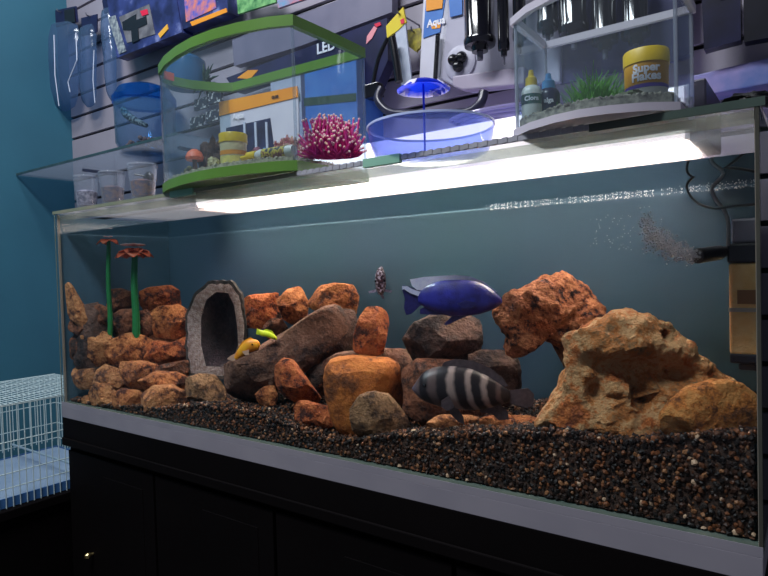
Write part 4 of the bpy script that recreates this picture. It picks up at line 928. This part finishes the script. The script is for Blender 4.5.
for i, (a, b_) in enumerate(((200, 100), (214, 94), (196, 118), (212, 112))): card(t, 'packet', [(a-6, b_), (a+7, b_-4), (a+7, b_+7), (a-6, b_+11)], .47, .01, P('dark_packet', (36, 40, 54), .4, c2=(190, 190, 190), scale=60, stops=[(.55, (36, 40, 54)), (.62, (200, 200, 200))]))
# upper middle
t = hang('pump_hose', 'black hanging pump hose with bracket right of the long navy light box', 'filter part', 400, 90)
M().tube(smooth_path([AY(392, 38, .44), AY(396, 60, .44), AY(399, 82, .44)]), .011, 12).build('upper_tube', blkp, t)
M().tube(smooth_path([AY(388, 38, .45), AY(378, 60, .45), AY(372, 90, .45)]), .006, 8).build('strut', blkp, t)
M().box(*[v for v in (AY(366, 94, .44).x, AY(380, 94, .44).x)], .43, .46, AY(372, 98, .44).z, AY(372, 84, .44).z).build('clamp', blkp, t, smooth=False, bevel=.003)
M().tube(smooth_path([AY(382, 88, .43), AY(378, 100, .42), AY(390, 112, .42), AY(412, 114, .42), AY(440, 114, .42), AY(468, 112, .42), AY(480, 104, .42), AY(484, 92, .43)]), .012, 12).build('loop_hose', P('dark_hose', (30, 30, 46), .3, c2=(44, 44, 66), scale=20), t)
t = hang('net_package', 'yellow and white blister package hanging left of the corrugated tube', 'package', 405, 85)
card(t, 'card', [(395, 30), (404, 12), (412, 86), (402, 90)], .47, .006, P('clear_card', (170, 180, 200), .4, c2=(196, 204, 220), scale=30)); card(t, 'header', [(386, 26), (403, 7), (406, 22), (398, 30), (387, 38)], .468, .006, yelp)
card(t, 'red_dot', [(400, 20), (404, 18), (404, 23), (401, 24)], .466, .002, P('red_print', (220, 30, 70))); hook(t, 400, 14, .47)
t = hang('yellow_package', 'small yellow printed packet hanging beside the white header card', 'package', 414, 50, .5); card(t, 'card', [(406, 30), (420, 28), (424, 42), (416, 52), (408, 46)], .51, .008, P('yellow_mottle', (200, 186, 70), .5, c2=(120, 110, 60), scale=50)); hook(t, 414, 32, .51)
t = hang('tube_package', 'tall white package with blue header and orange tab holding a corrugated tube', 'package', 432, 80)
card(t, 'card', [(424, -10), (452, -18), (440, 84), (419, 88)], .49, .008, whp); card(t, 'header', [(426, -2), (446, -6), (440, 32), (423, 38)], .487, .004, blup); card(t, 'orange_tab', [(426, -8), (444, -14), (442, 8), (426, 11)], .484, .004, orp)
d_ = tdir((424, 24), (442, 19), .49); lettering('Aqua', .027, P('white_ink', (240, 240, 248)), t, AY(436, 22, .4855), d_, perp(d_), .0008); card(t, 'gold_print', [(430, 24), (441, 22), (440, 28), (432, 29)], .486, .002, orp)
q = M(); a = AY(438, 34, .475); b_ = AY(435, 82, .475)
q.tube([a.lerp(b_, i/48) for i in range(49)], [.007 if i % 2 else .0055 for i in range(49)], 10); q.build('corrugated_tube', blkp, t)
# blister tray
t = hang('blister_tray', 'large white blister tray with a black knob under the black canisters', 'package', 480, 90, .46)
card(t, 'tray', [(446, -10), (560, -40), (560, 82), (470, 92), (450, 84), (438, 78)], .49, .02, P('grey_white_blister', (172, 172, 190), .4, c2=(186, 184, 202), scale=8), .004)
card(t, 'tray_lip', [(452, 76), (524, 66), (524, 84), (462, 90), (452, 86)], .46, .03, P('lilac_lip', (168, 158, 178), .4, c2=(186, 180, 196), scale=8), .004)
kc = AY(459, 62, .48); M().lathe([(.045, 0), (.045, .006), (.036, .01), (0, .01)], kc+Vector((0, .01, 0)), 28, axis=(0, -1, 0)).build('round_recess', P('grey_white_blister', (172, 172, 190)), t)
q = M()
for i in range(3): a = 2*PI*i/3+.6; q.ball(kc+Vector((math.cos(a)*.014, -.008, math.sin(a)*.014)), .015, 8)
q.build('knob', blkp, t)
card(t, 'card_back', [(448, -10), (462, -12), (462, 14), (450, 17)], .484, .003, blup)
def canister(px, py0, py1, w_, Y, lab, glare=True, mat=None):
    a = AY(px, py1, Y); b_ = AY(px, py0, Y); b_ = Vector((a.x, a.y, b_.z)); k = mpp(a); R_ = w_/2*k; H = (b_-a).length
    t = thing('filter_canister', lab, 'filter part', a, 'black filter cartridges on the slatwall')
    M().lathe([(0, 0), (R_*.5, 0), (R_*.55, .012), (R_*.95, .014), (R_, .02), (R_, .03), (R_*.94, .034), (R_*.94, H), (0, H)], a, 28).build('cartridge_body', mat or P('gloss_black', (14, 13, 20), .12, c2=(20, 20, 30), scale=9, coat=.5), t)
    M().lathe([(0, -.02), (R_*.18, -.02), (R_*.2, 0), (0, 0)], a, 14).build('spigot', P('spigot_grey', (90, 90, 104), .3), t)
    return t
canister(480, -30, 52, 32, .42, 'thick glossy black cartridge hanging over the white blister tray')
canister(504, -30, 56, 12, .42, 'thin glossy black cartridge right of the thick one')
canister(520, -30, 46, 14, .43, 'black cartridge just behind the white rim corner')
canister(548, -30, 36, 22, .44, 'black cartridge seen through the left of the white rimmed tank')
canister(574, -30, 40, 30, .44, 'wide black cartridge with long glare seen through the white rimmed tank')
canister(605, -30, 50, 26, .44, 'black cartridge seen above the plastic grass')
canister(636, -30, 44, 28, .44, 'black cartridge seen above the large food jar')
t = hang('packaging_panel', 'deep blue packaging hanging behind the white rimmed tank', 'package', 640, 80, .5)
card(t, 'card', [(556, -20), (690, -60), (690, 58), (560, 84)], .505, .01, P('violet_blue_print', (38, 36, 88), .4, c2=(64, 64, 112), scale=6))
t = hang('hanging_packages', 'dark navy package hanging right of the white rimmed tank', 'package', 722, 50, .45)
card(t, 'card', [(700, -40), (740, -50), (741, 40), (704, 50)], .46, .03, P('night_blue_pack', (12, 13, 34), .3, c2=(24, 26, 60), scale=14)); hook(t, 720, -5, .46)
t = hang('hanging_packages', 'near black package hanging at the top right corner', 'package', 756, 45, .45)
card(t, 'card', [(743, -50), (800, -70), (800, 32), (744, 42)], .46, .03, P('charcoal_pack', (9, 10, 20), .3, c2=(18, 20, 36), scale=14)); hook(t, 765, -10, .46)
t = hang('clear_tray', 'lilac printed tray lying along the wall above the right end of the aquarium', 'tray', 730, 85, .5)
card(t, 'tray', [(690, 76), (800, 50), (800, 78), (690, 98)], .5, .069, P('lilac_blue_print', (150, 140, 190), .45, c2=(90, 110, 170), scale=14), .003)
t = hang('hose_coil', 'clear coiled tubing lying behind the translucent blue bowl', 'tubing', 480, 125, .45)
q = M(); c = AY(500, 118, .45)
for j in range(3):
    q.tube([c+Vector((math.cos(a*.3)*(.11+.008*j), math.sin(a*.3)*.05-.01*j, .006*j-.004)) for a in range(22)], .005, 8)
q.build('coil', glass('clear_tubing', (210, 214, 240), haze=.4, hazec=(190, 180, 225), gain=1), t)
blob('black_bag', 'crumpled black plastic bag at the right end of the lid', 'bag', 756, 99, 52, 14, .06, ZB, P('black_bag_plastic', (18, 20, 22), .35, bump=.5, bscale=60), 9, .5, .6)

# ------------------------------------------------------------------ lights
def area(name, loc, rot, size, sy, power, col):
    l = bpy.data.lights.new(name, 'AREA'); l.shape = 'RECTANGLE'; l.size = size; l.size_y = sy; l.energy = power; l.color = col
    o = bpy.data.objects.new(name, l); COL.objects.link(o); o.location = loc; o.rotation_euler = rot; return o
area('ceiling_lamp', (.9, -1.2, 2.55), (math.radians(20), 0, 0), 1.2, .3, 60, (.92, .95, 1))
area('ceiling_lamp', (-.2, -.4, 2.55), (0, 0, 0), .6, .3, 22, (.9, .94, 1))
wd = bpy.data.worlds.new('world'); bpy.context.scene.world = wd; wd.use_nodes = True
wd.node_tree.nodes['Background'].inputs[0].default_value = (.72, .78, 1, 1); wd.node_tree.nodes['Background'].inputs[1].default_value = .14

# ------------------------------------------------------------------ camera
cd = bpy.data.cameras.new('camera'); co = bpy.data.objects.new('camera', cd); COL.objects.link(co)
cd.sensor_width = 36; cd.lens = FPX/768*36; cd.clip_start = .02
Rm = Matrix((RT, UP, -FW)).transposed(); co.matrix_world = Matrix.Translation(CAM) @ Rm.to_4x4()
sc = bpy.context.scene; sc.camera = co
sc.view_settings.view_transform = 'Standard'; sc.view_settings.look = 'None'; sc.view_settings.gamma = 1; sc.view_settings.use_curve_mapping = False
sc.view_settings.exposure = 0
sc.cycles.max_bounces = 12; sc.cycles.transparent_max_bounces = 32
